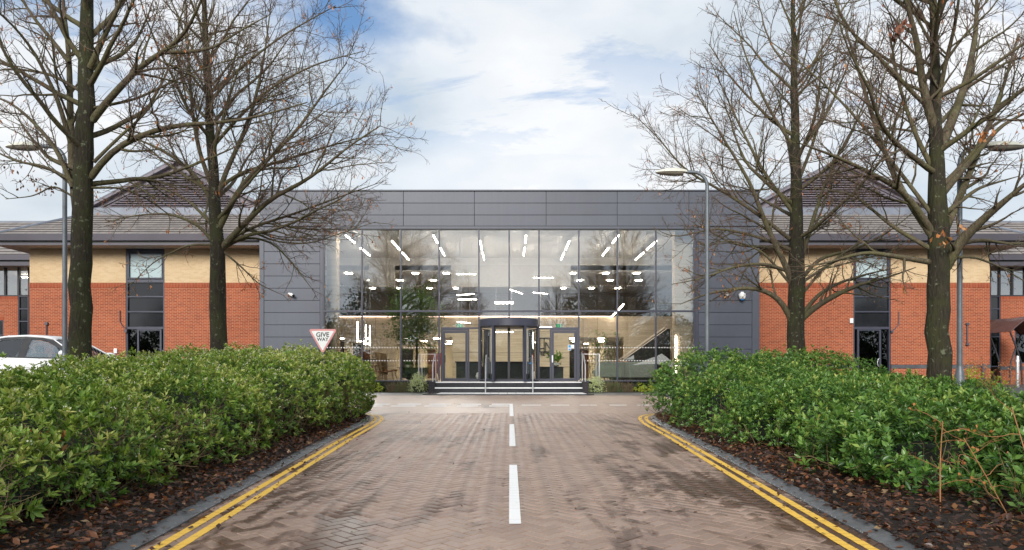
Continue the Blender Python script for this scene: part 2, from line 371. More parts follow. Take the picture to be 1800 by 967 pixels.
M['leaf_tree'] = leafmat('leaf_tree', [(0.0, (0.04, 0.12, 0.018)), (1.0, (0.20, 0.38, 0.05))], 0.4)
M['leaf_dead'] = leafmat('leaf_dead', [(0.0, (0.035, 0.016, 0.010)), (0.55, (0.11, 0.042, 0.020)), (0.9, (0.26, 0.095, 0.035)), (1.0, (0.34, 0.24, 0.13))], 0.35)
M['leaf_orange'] = leafmat('leaf_orange', [(0.0, (0.30, 0.09, 0.02)), (0.6, (0.62, 0.22, 0.06)), (1.0, (0.70, 0.36, 0.16))], 0.6, 0.35)
M['leaf_brown'] = leafmat('leaf_brown', [(0.0, (0.07, 0.028, 0.018)), (1.0, (0.26, 0.085, 0.035))], 0.6, 0.2)
M['leaf_wither'] = leafmat('leaf_wither', [(0.0, (0.06, 0.045, 0.035)), (1.0, (0.20, 0.155, 0.115))], 0.7, 0.1)
M['blossom'] = leafmat('blossom', [(0.0, (0.62, 0.58, 0.40)), (1.0, (0.85, 0.80, 0.72))], 0.6, 0.2)
M['stem'] = plain('stem', (0.17, 0.125, 0.06), 0.7, 0, 0.4, 12)
M['stem_orange'] = plain('stem_orange', (0.33, 0.15, 0.06), 0.55, 0, 0.3, 10)
# bark: grey-brown, green algae and lichen in patches
def bark(name, dark, light, green, k):
    m, t, b, o = material(name); p = wpos(t)
    st = noise(t, mapping(t, p, scale=(7, 7, 1.2)), 5, 6, 0.65); pa = noise(t, p, 2.2, 5, 0.6); sp = noise(t, p, 11, 4, 0.6)
    c = mixc(t, ramp(t, st, [(0.3, 0), (0.75, 1)]), dark, light)
    c = mixc(t, math_(t, 'MULTIPLY', ramp(t, pa, [(0.45, 0), (0.62, 1)]), k), c, green)
    c = mixc(t, ramp(t, sp, [(0.60, 0), (0.68, 0.75)]), c, (0.19, 0.21, 0.135))
    setp(t, b, 'Base Color', c); setp(t, b, 'Roughness', 0.8); b.inputs['Specular IOR Level'].default_value = 0.25
    bump(t, b, st, 1.0, 0.035); return m
M['bark'] = bark('bark', (0.016, 0.014, 0.010), (0.062, 0.052, 0.034), (0.050, 0.056, 0.018), 0.55)
M['bark_limb'] = bark('bark_limb', (0.060, 0.047, 0.030), (0.185, 0.150, 0.098), (0.13, 0.130, 0.050), 0.55)
M['twig'] = plain('twig', (0.135, 0.088, 0.062), 0.75, 0, 0.3, 3)
# ------------------------------------------------------------------ ground
def smooth(a, b, x):
    t = min(1, max(0, (x - a) / (b - a))); return t * t * (3 - 2 * t)
def ground_z(x, y):                       # the road rises gently; car parks either side lie higher behind the hedges
    base = gz(y) if y > -30 else gz(-30)
    lift = smooth(5.0, 8.5, abs(x)) * smooth(8, 15, y)
    return base + lift * max(0.0, 0.69 - base)
def kerb_path(sg):
    raw = [(2.43, 1.0), (2.50, 3.0), (2.55, 4.74), (2.76, 8.5), (2.95, 12.0), (3.05, 14.5), (3.22, 16.0), (3.50, 16.95), (4.05, 17.6), (5.0, 17.9), (8, 18.05), (20, 18.1), (60, 18.1)]
    pts = []
    for i in range(len(raw) - 1):         # Catmull-Rom
        p0, p1, p2, p3 = raw[max(i-1, 0)], raw[i], raw[i+1], raw[min(i+2, len(raw)-1)]
        n = 12
        for k in range(n):
            t = k / n
            pts.append(tuple(0.5*((2*p1[j]) + (p2[j]-p0[j])*t + (2*p0[j]-5*p1[j]+4*p2[j]-p3[j])*t*t + (-p0[j]+3*p1[j]-3*p2[j]+p3[j])*t**3) for j in (0, 1)))
    pts.append(raw[-1])
    return [(sg * (x + (0.05 if sg > 0 else 0.0)), y) for x, y in pts]
KP = {-1: kerb_path(-1), 1: kerb_path(1)}
def kerb_x(sg, y):
    ps = [p for p in KP[sg] if abs(p[0]) < 3.9]
    return float(np.interp(y, [p[1] for p in ps], [p[0] for p in ps]))
def offset_path(pts, d):                  # positive d: towards the road
    out = []
    for i, p in enumerate(pts):
        a, c = pts[max(i-1, 0)], pts[min(i+1, len(pts)-1)]
        tx, ty = c[0]-a[0], c[1]-a[1]; L = math.hypot(tx, ty) or 1
        sgn = 1 if p[0] < 0 else -1
        out.append((p[0] + ty/L*d*sgn, p[1] - tx/L*d*sgn))
    return out
def resample(pts, step, lo=0, hi=1e9):
    out = []; acc = 0; nxt = lo
    for a, c in zip(pts, pts[1:]):
        L = math.dist(a, c)
        while nxt <= acc + L and nxt < hi:
            t = (nxt - acc) / L; out.append((a[0]+(c[0]-a[0])*t, a[1]+(c[1]-a[1])*t, math.atan2(c[1]-a[1], c[0]-a[0]))); nxt += step
        acc += L
    return out

xs = sorted(set([-600, -300, -150, -80, -50, -35, -25, -20, -16, -13, -11, -10, -9, -8.5, -8, -7.5, -7, -6.5, -6, -5.5, -5, -3, 0] )); xs += [-x for x in reversed(xs[:-1])]
ys = [-600, -300, -150, -80, -40, -30, -20, -10, -4, 0, 3, 5, 7, 8, 9, 10, 11, 12, 13, 14, 15, 17, 20, 24, 28, 31, 34, 40, 60, 120, 300, 700]
b = B(); nx = len(xs)
b.add([(x, y, ground_z(x, y) - 0.06) for y in ys for x in xs], [(j*nx+i, j*nx+i+1, (j+1)*nx+i+1, (j+1)*nx+i) for j in range(len(ys)-1) for i in range(nx-1)])
tag(b.build('ground', M['ground'], smooth=True), kind='structure')

# road bed (jointing sand under the blocks) and the crossing street
def strip_mesh(y0, y1, x0f, x1f, dz, n=20):
    b = B(); vs = []
    for k in range(n + 1):
        y = y0 + (y1 - y0) * k / n
        vs += [(x0f(y), y, gz(y) + dz), (x1f(y), y, gz(y) + dz)]
    return b.add(vs, [(2*k, 2*k+1, 2*k+3, 2*k+2) for k in range(n)])
road = strip_mesh(-30, 17.2, lambda y: kerb_x(-1, y) if y > 1.05 else -2.5, lambda y: kerb_x(1, y) if y > 1.05 else 2.5, -0.007, 60).build('road', M['joint'])
tag(road, kind='structure')
cross = strip_mesh(17.2, 27.75, lambda y: -60, lambda y: 60, -0.002, 6).build('crossing_street', M['paver_far']); tag(cross, kind='structure')
back = strip_mesh(-30, 1.6, lambda y: -2.5, lambda y: 2.5, -0.003, 4).build('road_behind', M['paver_far']); tag(back, kind='structure')

# herringbone blocks
def block_mesh():
    l, h, c = 0.0974, 0.0474, 0.005
    def ring(a, bb, z): return [(-a, -bb, z), (a, -bb, z), (a, bb, z), (-a, bb, z)]
    vs = ring(l, h, -0.03) + ring(l, h, -0.0045) + ring(l - c, h - c, 0.0)
    fs = [(8, 9, 10, 11)]
    for r0 in (0, 4): fs += [(r0+k, r0+(k+1) % 4, r0+4+(k+1) % 4, r0+4+k) for k in range(4)]
    return vs, fs
bv, bf = block_mesh()
bme = bpy.data.meshes.new('paver'); bme.from_pydata(bv, [], bf); bme.materials.append(M['paver']); bme.update()
centres = []
c45 = math.cos(R(45))
for i in range(-190, 191):
    for j in range(-190, 191):
        # 90 degree herringbone in grid units of 0.1 m, then turned by 45 degrees
        k = (i - j) % 4
        if k == 0: cx_, cy_, a = i + 1.0, j + 0.5, 0
        elif k == 3: cx_, cy_, a = i + 0.5, j + 1.0, 90
        else: continue
        u, v = cx_ * 0.1, cy_ * 0.1
        X, Y = (u - v) * c45, (u + v) * c45 + 10.5
        if Y < 1.6 or Y > 17.75: continue
        if Y <= 17.0 and not (kerb_x(-1, Y) - 0.05 < X < kerb_x(1, Y) + 0.05): continue
        if Y > 17.0 and not -3.6 < X < 3.6: continue
        centres.append((Y, X, a))
inview = [c for c in centres if abs(c[1]) < c[0] * 0.74 and c[0] > 4.6]
inview.sort(); near = set(inview[:300])
slope = math.atan(G)
for Y, X, a in inview[:300]:
    o = bpy.data.objects.new('paver', bme); COL.objects.link(o); o.parent = road
    o.matrix_basis = Matrix.Translation((X, Y, gz(Y) + random.uniform(-0.0015, 0.0015))) @ Matrix.Rotation(slope, 4, 'X') @ Matrix.Rotation(R(a + 45) + random.gauss(0, 0.006), 4, 'Z')
rest = [c for c in centres if c not in near]
BV = np.array(bv); quads = np.array(bf)
V = []; va = []
for Y, X, a in rest:
    an = R(a + 45) + random.gauss(0, 0.006); ca, sa = math.cos(an), math.sin(an)
    p = np.empty_like(BV); p[:, 0] = BV[:, 0]*ca - BV[:, 1]*sa + X; p[:, 1] = BV[:, 0]*sa + BV[:, 1]*ca + Y
    p[:, 2] = BV[:, 2] + p[:, 1] * G + random.uniform(-0.0015, 0.0015); V.append(p); va += [random.random()] * len(quads)
nV = len(BV)
T = np.concatenate([quads + k * nV for k in range(len(rest))])
npmesh('block_paving', np.concatenate(V), T, M['paver'], road, va, kind='stuff')

# kerbs: single concrete blocks with a sloping face
for sg in (-1, 1):
    kb = B(); kb.add([(p[0], p[1], gz(p[1]) - 0.05) for p in offset_path(KP[sg], -0.01)] + [(p[0], p[1], gz(p[1]) - 0.05) for p in offset_path(KP[sg], -0.15)],
                     [(i, i+1, i+1+len(KP[sg]), i+len(KP[sg])) for i in range(len(KP[sg])-1)])
    kerb = kb.build('kerb', M['joint']); tag(kerb, kind='structure')
    kl = 0.196
    prof = [(0.0, -0.06), (0.0, 0.010), (0.012, 0.020), (0.115, 0.046), (0.135, 0.046), (0.135, -0.06)]   # road side -> back
    bb = B(); bb.prism([(u * -1, z) for u, z in prof], 'x', -kl/2, kl/2)
    kme = bb.build('kerb_block', M['kerb'], mesh_only=True)
    for k, (x, y, an) in enumerate(resample(KP[sg], 0.201, 0.1, 24.0)):
        o = bpy.data.objects.new('kerb_block', kme); COL.objects.link(o); o.parent = kerb
        ang = an + (math.pi if sg < 0 else 0)
        if sg < 0: ang = an
        # local -y is away from the road
        fx, fy = math.cos(an), math.sin(an)
        awayx, awayy = (-fy, fx) if sg < 0 else (fy, -fx)      # left kerb: away = -X side
        zrot = math.atan2(-awayy, -awayx) - math.pi / 2
        o.matrix_basis = Matrix.Translation((x, y, gz(y) + random.uniform(-0.003, 0.003))) @ Matrix.Rotation(zrot + random.gauss(0, 0.006), 4, 'Z')

# double yellow lines, broken at the block joints
for sg in (-1, 1):
    for nm, d0, d1 in (('inner', 0.085, 0.160), ('outer', 0.225, 0.300)):
        L0, L1 = offset_path(KP[sg], d0), offset_path(KP[sg], d1)
        A, C = resample(L0, 0.1, 0.3, 22), None
        yb = B(); step = 0.105
        P0 = resample(KP[sg], step, 0.6, 22.5)
        for (x, y, an), (x2, y2, an2) in zip(P0, P0[1:]):
            g = 0.004 / step if random.random() < 0.8 else 0.0
            fx, fy = math.cos(an), math.sin(an); nxx, nyy = (fy, -fx) if sg < 0 else (-fy, fx)
            fx2, fy2 = math.cos(an2), math.sin(an2); nx2, ny2 = (fy2, -fx2) if sg < 0 else (-fy2, fx2)
            q = []
            for (bx, by, ux, uy, d) in ((x + (x2-x)*g, y + (y2-y)*g, nxx, nyy, d0), (x + (x2-x)*g, y + (y2-y)*g, nxx, nyy, d1), (x2, y2, nx2, ny2, d1), (x2, y2, nx2, ny2, d0)):
                jx = d + random.gauss(0, 0.0015)
                q.append((bx + ux*jx, by + uy*jx, gz(by + uy*jx) + 0.003))
            yb.add(q, [(0, 1, 2, 3)])
        tag(yb.build('yellow_line', M['yellow']), kind='structure')
# white markings
def mark(x0, x1, y0, y1, name='white_marking'):
    b = B(); n = max(1, int((y1 - y0) / 0.14))
    for k in range(n):
        a, c = y0 + (y1-y0)*k/n, y0 + (y1-y0)*(k+1)/n - (0.003 if k < n-1 and random.random() < 0.6 else 0)
        b.add([(x0, a, gz(a) + 0.003), (x1, a, gz(a) + 0.003), (x1, c, gz(c) + 0.003), (x0, c, gz(c) + 0.003)], [(0, 1, 2, 3)])
    tag(b.build(name, M['white_paint']), kind='structure')
mark(-0.005, 0.090, 5.49, 8.68); mark(-0.005, 0.090, 10.64, 14.52); mark(-0.005, 0.095, 16.7, 21.85)
for a, c in ((643, 679), (693, 735), (750, 788), (806, 842), (861, 894)):
    mark(XA(a, 21.3), XA(c, 21.3), 20.5, 20.9); mark(XA(a+3, 21.3), XA(c+3, 21.3), 21.4, 21.85)
mark(XA(590, 21.3), XA(632, 21.3), 20.5, 20.9); mark(XA(590, 21.3), XA(632, 21.3), 21.4, 21.85)
for a, c in ((917, 951), (967, 1000), (1018, 1048), (1070, 1100), (1118, 1152), (1170, 1204)):
    mark(XA(a, 21.3), XA(c, 21.3), 21.0, 21.28)
# footway in front of the pavilion and wings
tag(strip_mesh(27.75, 31.2, lambda y: -11.4, lambda y: 11.4, 0.004, 4).build('footway', M['pave_grey']), kind='structure')
for sg in (-1, 1):
    b = B().box(sg*11.4, sg*60, 27.75, 34.05, 0.3, 0.685); tag(b.build('raised_forecourt', M['pave_grey']), kind='structure')
    # planting bed behind the kerb, rising to the car park
    pth = [p for p in offset_path(KP[sg], -0.14)]
    pth = [p for p in pth if abs(p[0]) < 9.4]
    rows = 9; vs = []
    for (x, y) in pth:
        for k in range(rows):
            t = k / (rows - 1)
            if y < 17.4: X, Y = x + (sg*9.5 - x) * t, y - max(0, y - 15.5) * t * 0.6
            else: X, Y = x, y - t * (y - 15.5)
            z = max(gz(Y) + 0.022 + 0.07 * smooth(0, 0.3, t), ground_z(X, Y) + 0.02 * smooth(0.1, 0.3, t))
            vs.append((X, Y, z))
    n = len(pth)
    bd = B().add(vs, [(i*rows+k, i*rows+k+1, (i+1)*rows+k+1, (i+1)*rows+k) for i in range(n-1) for k in range(rows-1)])
    tag(bd.build('planting_bed', M['soil'], smooth=True), kind='structure')
    cp = B().add([(sg*9.3, -20, 0.02), (sg*60, -20, 0.02), (sg*60, 8, 0.3), (sg*9.3, 8, 0.24)], [(0, 1, 2, 3)])
    cp.add([(sg*9.3, 8, 0.24), (sg*60, 8, 0.3), (sg*60, 15, 0.69), (sg*9.3, 15, 0.69)], [(0, 1, 2, 3)])
    cp.add([(sg*9.3, 15, 0.69), (sg*60, 15, 0.69), (sg*60, 28, 0.69), (sg*11.5, 28, 0.69), (sg*9.3, 18, 0.69)], [(0, 1, 2, 3, 4)])
    tag(cp.build('car_park', M['asphalt']), kind='structure')
# ------------------------------------------------------------------ glazed pavilion
YF = 31.3; PLAT = 0.87
pav = root('office_pavilion', 'grey metal clad pavilion with a wide two storey glass front and steps', 'building', (0, YF, 0.4))
xl, xr = XA(456, YF), XA(1335, YF); gl0, gl1 = XA(568, YF), XA(1222, YF)
zt, zh, ztr = ZA(334, YF), ZA(403, YF), ZA(547, YF)
# carcass: side walls, roof, back behind the panels
c = B()
c.box(xl + 0.03, gl0 - 0.02, YF + 0.05, YF + 0.5, 0.4, zt - 0.06); c.box(gl1 + 0.02, xr - 0.03, YF + 0.05, YF + 0.5, 0.4, zt - 0.06)
c.box(gl0 - 0.02, gl1 + 0.02, YF + 0.05, YF + 0.5, zh + 0.05, zt - 0.06)
c.box(xl + 0.03, xl + 0.3, YF + 0.5, 52, 0.4, zt - 0.06); c.box(xr - 0.3, xr - 0.03, YF + 0.5, 52, 0.4, zt - 0.06)
c.box(xl + 0.3, xr - 0.3, 51.7, 52, 0.4, zt - 0.06)
c.build('wall', M['clad_gap'], pav)
B().box(xl + 0.3, xr - 0.3, YF + 0.5, 51.7, 8.6, 8.9).build('roof', M['lead'], pav)
B().box(xl, xr, YF - 0.06, YF + 0.55, zt - 0.05, zt).build('parapet_cap', M['clad'], pav)
def panel(x0, x1, z0, z1, bev=0.006):
    g = 0.008
    B().box(x0 + g, x1 - g, YF, YF + 0.045, z0 + g, z1 - g).build('cladding_panel', M['clad'], pav, bevel=bev)
vx = [xl] + [XA(p, YF) for p in (583, 709, 834, 960, 1085, 1211)] + [xr]
for a, d in ((335.5, 357), (357, 378), (378, 397.5)):
    for i in range(len(vx) - 1): panel(vx[i], vx[i+1], ZA(d, YF), ZA(a, YF))
B().box(gl0 - 0.1, gl1 + 0.1, YF - 0.01, YF + 0.06, zh + 0.02, ZA(397.5, YF) - 0.01).build('head_trim', M['clad'], pav)
B().box(gl0 - 0.05, gl1 + 0.05, YF + 0.02, YF + 0.2, zh - 0.02, zh + 0.02).build('head_shadow_gap', M['black'], pav)
step = 21.45
for (x0, x1, t0, t1, j0, j1) in ((XA(464, YF), XA(562.5, YF), xl, XA(464, YF), XA(562.5, YF), gl0), (XA(1228, YF), XA(1322, YF), XA(1322, YF), xr, gl1, XA(1228, YF))):
    y = 397.5 + 2.0
    B().box(t0 + 0.004, t1 - 0.004, YF - 0.012, YF + 0.05, 0.42, ZA(399, YF)).build('corner_trim', M['clad'], pav, bevel=0.006)
    B().box(j0, j1, YF - 0.012, YF + 0.18, 0.42, ZA(399, YF)).build('jamb', M['frame'], pav, bevel=0.004)
    while y < 690:
        y2 = min(y + step, 692); panel(x0, x1, ZA(y2, YF), ZA(y, YF)); y = y2
# plinth under the glass
for a, d in ((gl0, XA(766, 30.6)), (XA(1022, 30.6), gl1)):
    B().box(a, d, YF + 0.0, YF + 0.2, 0.38, PLAT).build('plinth', M['dark_brick'], pav)
    B().box(a, d, YF - 0.10, YF + 0.16, PLAT, PLAT + 0.05).build('sill', M['frame'], pav)
# glazing grid
MX = [569, 636, 704.3, 771.7, 841.7, 895, 947.5, 1017.6, 1085.5, 1153.3, 1221]
mx = [XA(p, YF) for p in MX]; zb = PLAT + 0.05; hw = 0.032
for i, x in enumerate(mx):
    B().box(x - hw, x + hw, YF + 0.01, YF + 0.15, zb if i != 5 else ZA(563, YF), zh - 0.02).build('mullion', M['frame'], pav, bevel=0.004)
B().box(gl0, gl1, YF + 0.004, YF + 0.14, ztr - 0.04, ztr + 0.04).build('transom', M['frame'], pav, bevel=0.004)
dtop = ZA(577, YF)
for i in range(10):
    a, d = mx[i] + hw, mx[i+1] - hw
    B().box(a, d, YF + 0.06, YF + 0.084, ztr + 0.04, zh - 0.02).build('window_pane', M['glass'], pav)
    if i in (0, 1, 2, 7, 8, 9):
        p = B().box(a, d, YF + 0.06, YF + 0.084, zb, ztr - 0.04).build('window_pane', M['glass'], pav)
        for py in (611, 634):             # frosted safety dots
            db = B(); z = ZA(py, YF); x = a + 0.1
            while x < d - 0.06:
                db.box(x, x + 0.045, YF + 0.052, YF + 0.058, z - 0.022, z + 0.022); x += 0.125
            db.build('safety_dots', M['white'], p)['kind'] = 'stuff'
    elif i in (3, 6):
        B().box(a, d, YF + 0.06, YF + 0.084, dtop + 0.04, ztr - 0.04).build('fanlight_pane', M['glass'], pav)
    else:
        B().box(a, d, YF + 0.06, YF + 0.084, ZA(563, YF) + 0.02, ztr - 0.04).build('fanlight_pane', M['glass'], pav)
# side doors
for (f0, f1, s0, s1, hpx) in ((775, 825, 825, 841, 782), (966.5, 1016.5, 948.5, 966.5, 971)):
    x0, x1 = XA(f0, YF), XA(f1, YF); a, d = XA(s0, YF), XA(s1, YF)
    B().box(min(x0, a), max(x1, d), YF + 0.0, YF + 0.15, dtop - 0.03, dtop + 0.04).build('door_head', M['frame'], pav, bevel=0.004)
    fr = B(); t = 0.075
    fr.box(x0, x0 + t, YF, YF + 0.13, PLAT, dtop - 0.03); fr.box(x1 - t, x1, YF, YF + 0.13, PLAT, dtop - 0.03); fr.box(x0 + t, x1 - t, YF, YF + 0.13, dtop - 0.11, dtop - 0.03)
    dr = fr.build('door', M['frame'], pav, bevel=0.005)
    lf = B(); q0, q1 = x0 + t + 0.008, x1 - t - 0.008; z0, z1 = PLAT + 0.01, dtop - 0.12; s = 0.10
    lf.box(q0, q0 + s, YF + 0.02, YF + 0.09, z0, z1); lf.box(q1 - s, q1, YF + 0.02, YF + 0.09, z0, z1)
    lf.box(q0 + s, q1 - s, YF + 0.02, YF + 0.09, z1 - s, z1); lf.box(q0 + s, q1 - s, YF + 0.02, YF + 0.09, z0, z0 + 0.13)
    lf.build('door_leaf', M['frame'], dr, bevel=0.006)
    B().box(q0 + s, q1 - s, YF + 0.045, YF + 0.06, z0 + 0.13, z1 - s).build('door_pane', M['glass_clear'], dr)
    hx = XA(hpx, YF)
    B().box(hx - 0.03, hx + 0.03, YF - 0.05, YF + 0.02, 1.72, 2.05).build('door_handle', M['alu'] if hpx > 900 else M['frame_dk'], dr, bevel=0.008)
    B().box(a + 0.02, d - 0.02, YF + 0.06, YF + 0.084, PLAT + 0.12, dtop - 0.04).build('side_light_pane', M['glass_clear'], pav)
    B().box(a, d, YF + 0.01, YF + 0.14, PLAT, PLAT + 0.12).build('side_light_rail', M['frame'], pav)
# blue notice stuck on the right-hand door and a paper beside it
nb = B().box(XA(998.5, YF), XA(1004, YF), YF + 0.036, YF + 0.042, ZA(616, YF), ZA(606, YF)).build('door_notice', M['sign_white'], pav)
B().box(XA(999.2, YF), XA(1003.4, YF), YF + 0.030, YF + 0.035, ZA(611, YF), ZA(606.7, YF)).build('notice_symbol', M['blue'], nb)
B().box(XA(999.2, YF), XA(1003.4, YF), YF + 0.030, YF + 0.035, ZA(615.3, YF), ZA(612.8, YF)).build('notice_text_block', M['blue'], nb)
B().box(XA(1004.4, YF), XA(1010, YF), YF + 0.036, YF + 0.042, ZA(612.6, YF), ZA(606, YF)).build('door_notice', M['sign_white'], pav)
# revolving door: drum with canopy, posts and crossed leaves
dc = (mx[5], YF + 0.12); dr_ = (mx[6] - mx[4]) / 2 - 0.04; ct, cb = ZA(563, YF) + 0.03, ZA(576.5, YF)
can = B(); n = 48
can.lathe([(dr_ + 0.01, cb + .03), (dr_ + 0.035, cb + 0.04), (dr_ + 0.035, ct - 0.03), (dr_ + 0.01, ct)], (dc[0], dc[1], 0), n)
rd = can.build('revolving_door', M['frame'], pav, smooth=True)
for a in (-58, -122, -12, -168, 58, 122):
    an = R(a); ux, uy = math.cos(an), math.sin(an)
    bx = B(); w_ = 0.05
    q = [(dc[0] + ux*(dr_ + s) - uy*tt, dc[1] + uy*(dr_ + s) + ux*tt) for s, tt in ((-0.05, -w_), (0.03, -w_), (0.03, w_), (-0.05, w_))]
    bx.prism(q, 'z', PLAT + 0.002, cb + .032); bx.build('drum_post', M['frame'], rd)
for a0, a1 in ((-168, -122), (-58, -12), (12, 58), (122, 168)):
    gb = B(); k = 8
    pts = [(dc[0] + math.cos(R(a0+(a1-a0)*i/k))*dr_, dc[1] + math.sin(R(a0+(a1-a0)*i/k))*dr_) for i in range(k+1)]
    gb.add([(x, y, PLAT + 0.1) for x, y in pts] + [(x, y, cb) for x, y in pts], [(i, i+1, i+k+2, i+k+1) for i in range(k)])
    gb.build('curved_pane', M['glass_clear'], rd, smooth=True)
    rb = B(); rb.tube([(x, y, PLAT + 0.055) for x, y in pts], 0.05, 6); rb.build('drum_rail', M['frame'], rd)
# a straight glazed screen across the drum with three dark stiles, as it stands parked
for k, px_ in enumerate((868.5, 894.5, 921)):
    x = XA(px_, YF); B().box(x - 0.055, x + 0.055, dc[1] - 0.36, dc[1] - 0.28, PLAT + 0.1, cb).build('leaf_stile', M['frame'] if k != 1 else M['frame_dk'], rd, bevel=0.006)
for a, d in ((868.5, 894.5), (894.5, 921)):
    B().box(XA(a, YF) + 0.055, XA(d, YF) - 0.055, dc[1] - 0.33, dc[1] - 0.315, PLAT + 0.16, cb - 0.05).build('leaf_pane', M['glass_clear'], rd)
B().box(XA(866, YF), XA(923, YF), dc[1] - 0.37, dc[1] - 0.27, PLAT + 0.005, PLAT + 0.1).build('leaf_rail', M['frame'], rd)
for px_ in (877, 912):
    B().lathe([(0.012, -0.05), (0.05, -0.045), (0.05, 0.02), (0.02, 0.05)], (XA(px_, YF), dc[1] - dr_*0.93, cb + 0.11), 10).build('door_sensor', M['black'], rd, smooth=True)
for s in (-1, 1):
    x = dc[0] + s * 0.78; B().tube([(x, dc[1] - 0.62, PLAT + 0.35), (x, dc[1] - 0.62, cb - 0.15)], 0.018, 8).build('pull_bar', M['steel'], rd, smooth=True)
B().lathe([(0.05, -0.02), (0.05, 0.02)], (XA(931, YF), dc[1] - 1.25, 1.68), 12).build('blue_push_button', M['blue'], rd)

# ------------------------------------------------------------------ steps
sx0, sx1 = XA(766, 30.5), XA(1022, 30.5)
stp = root('entrance_steps', 'black tiled entrance steps with pale nosings below the revolving door', 'steps', (0, 30.4, 0.39))
n = 9
for k in range(n):
    a, d = sx0 + (sx1-sx0)*k/n, sx0 + (sx1-sx0)*(k+1)/n
    B().box(a + 0.003, d - 0.003, 30.42, YF + 0.0, 0.37, PLAT - 0.012).build('platform_tile', M['tile'], stp)
    B().box(a + 0.003, d - 0.003, 30.1, 30.415, 0.37, 0.63 - 0.012).build('tread_tile', M['tile'], stp)
B().box(sx0, sx1, 30.385, 30.50, PLAT - 0.05, PLAT - 0.004).build('nosing', M['alu'], stp, bevel=0.008)
B().box(sx0, sx1, 30.065, 30.16, 0.575, 0.63 - 0.004).build('nosing', M['alu'], stp, bevel=0.008)
B().box(gl0, gl1, YF, YF + 0.5, 0.4, PLAT - 0.015).build('threshold', M['tile'], stp)
for s in (-1, 1):
    x = sx0 if s < 0 else sx1
    B().box(x + s*0.004, x + s*0.28, 30.12, YF - 0.02, 0.36, PLAT + 0.01).build('end_pier', M['dark_brick'], stp, bevel=0.01)
tp = root('tactile_strip', 'row of white ribbed tactile tiles on the ground before the steps', 'tiles', (0, 29.4, 0.39))
B().box(sx0 - 0.25, sx1 + 0.25, 27.9, 30.06, 0.36, 0.399).build('black_apron', M['tile'], tp)
x = XA(772, 29.3); k = 0
while x < XA(1015, 29.3):
    tb = B().box(x + 0.008, x + 0.352, 28.3, 29.95, 0.385, 0.408)
    for r in range(4): tb.box(x + 0.04 + r*0.08, x + 0.07 + r*0.08, 28.35, 29.9, 0.408, 0.412)
    tb.build('tactile_tile', M['white'], tp); x += 0.36
# handrails
for px_, lab in ((854, 'steel stair handrail rising before the left leaf of the revolving door'), (936, 'steel stair handrail beside the blue push button of the revolving door')):
    x = XA(px_, 30.2)
    h = root('handrail', lab, 'handrail', (x, 30.0, 0.39))
    B().tube([(x, 29.75, 0.4), (x, 29.75, 1.62), (x, 29.80, 1.66), (x, 30.55, 2.03), (x, 30.95, 2.05)], 0.024, 10).build('rail', M['steel'], h, smooth=True)
    B().tube([(x, 30.95, PLAT), (x, 30.95, 2.05)], 0.024, 10).build('post', M['steel'], h, smooth=True)
    for yy, zz in ((29.75, 0.397), (30.95, PLAT)): B().lathe([(0.05, 0), (0.05, 0.012)], (x, yy, zz), 12).build('base_flange', M['steel'], h)
for pa, pb, s, lab in ((733.5, 764, 1, 'boxy steel guard rail by the pale shrub on the side of the wooden armchair'), (1056, 1025.5, -1, 'boxy steel guard rail by the pale shrub on the side of the sage sofa')):
    xa, xb = XA(pa, 30.5), XA(pb, 30.5)
    h = root('guard_rail', lab, 'handrail', (xb, 30.5, PLAT))
    zt_ = ZA(622, 30.5)
    B().tube([(xa, 31.0, 0.5), (xa, 31.0, zt_), (xb, 31.0, zt_), (xb, 31.0, PLAT)], 0.027, 10).build('frame', M['steel'], h, smooth=True)
    B().tube([(xb, 31.0, zt_), (xb - s*0.02, 30.75, zt_), (xb - s*0.05, 30.2, zt_ - 0.5), (xb - s*0.05, 30.2, PLAT)], 0.027, 10).build('sloping_rail', M['steel'], h, smooth=True)
    B().tube([(xa + s*0.15, 30.95, 0.6), (xa + s*0.15, 30.95, zt_ - 0.02)], 0.02, 8).build('upright', M['steel'], h, smooth=True)

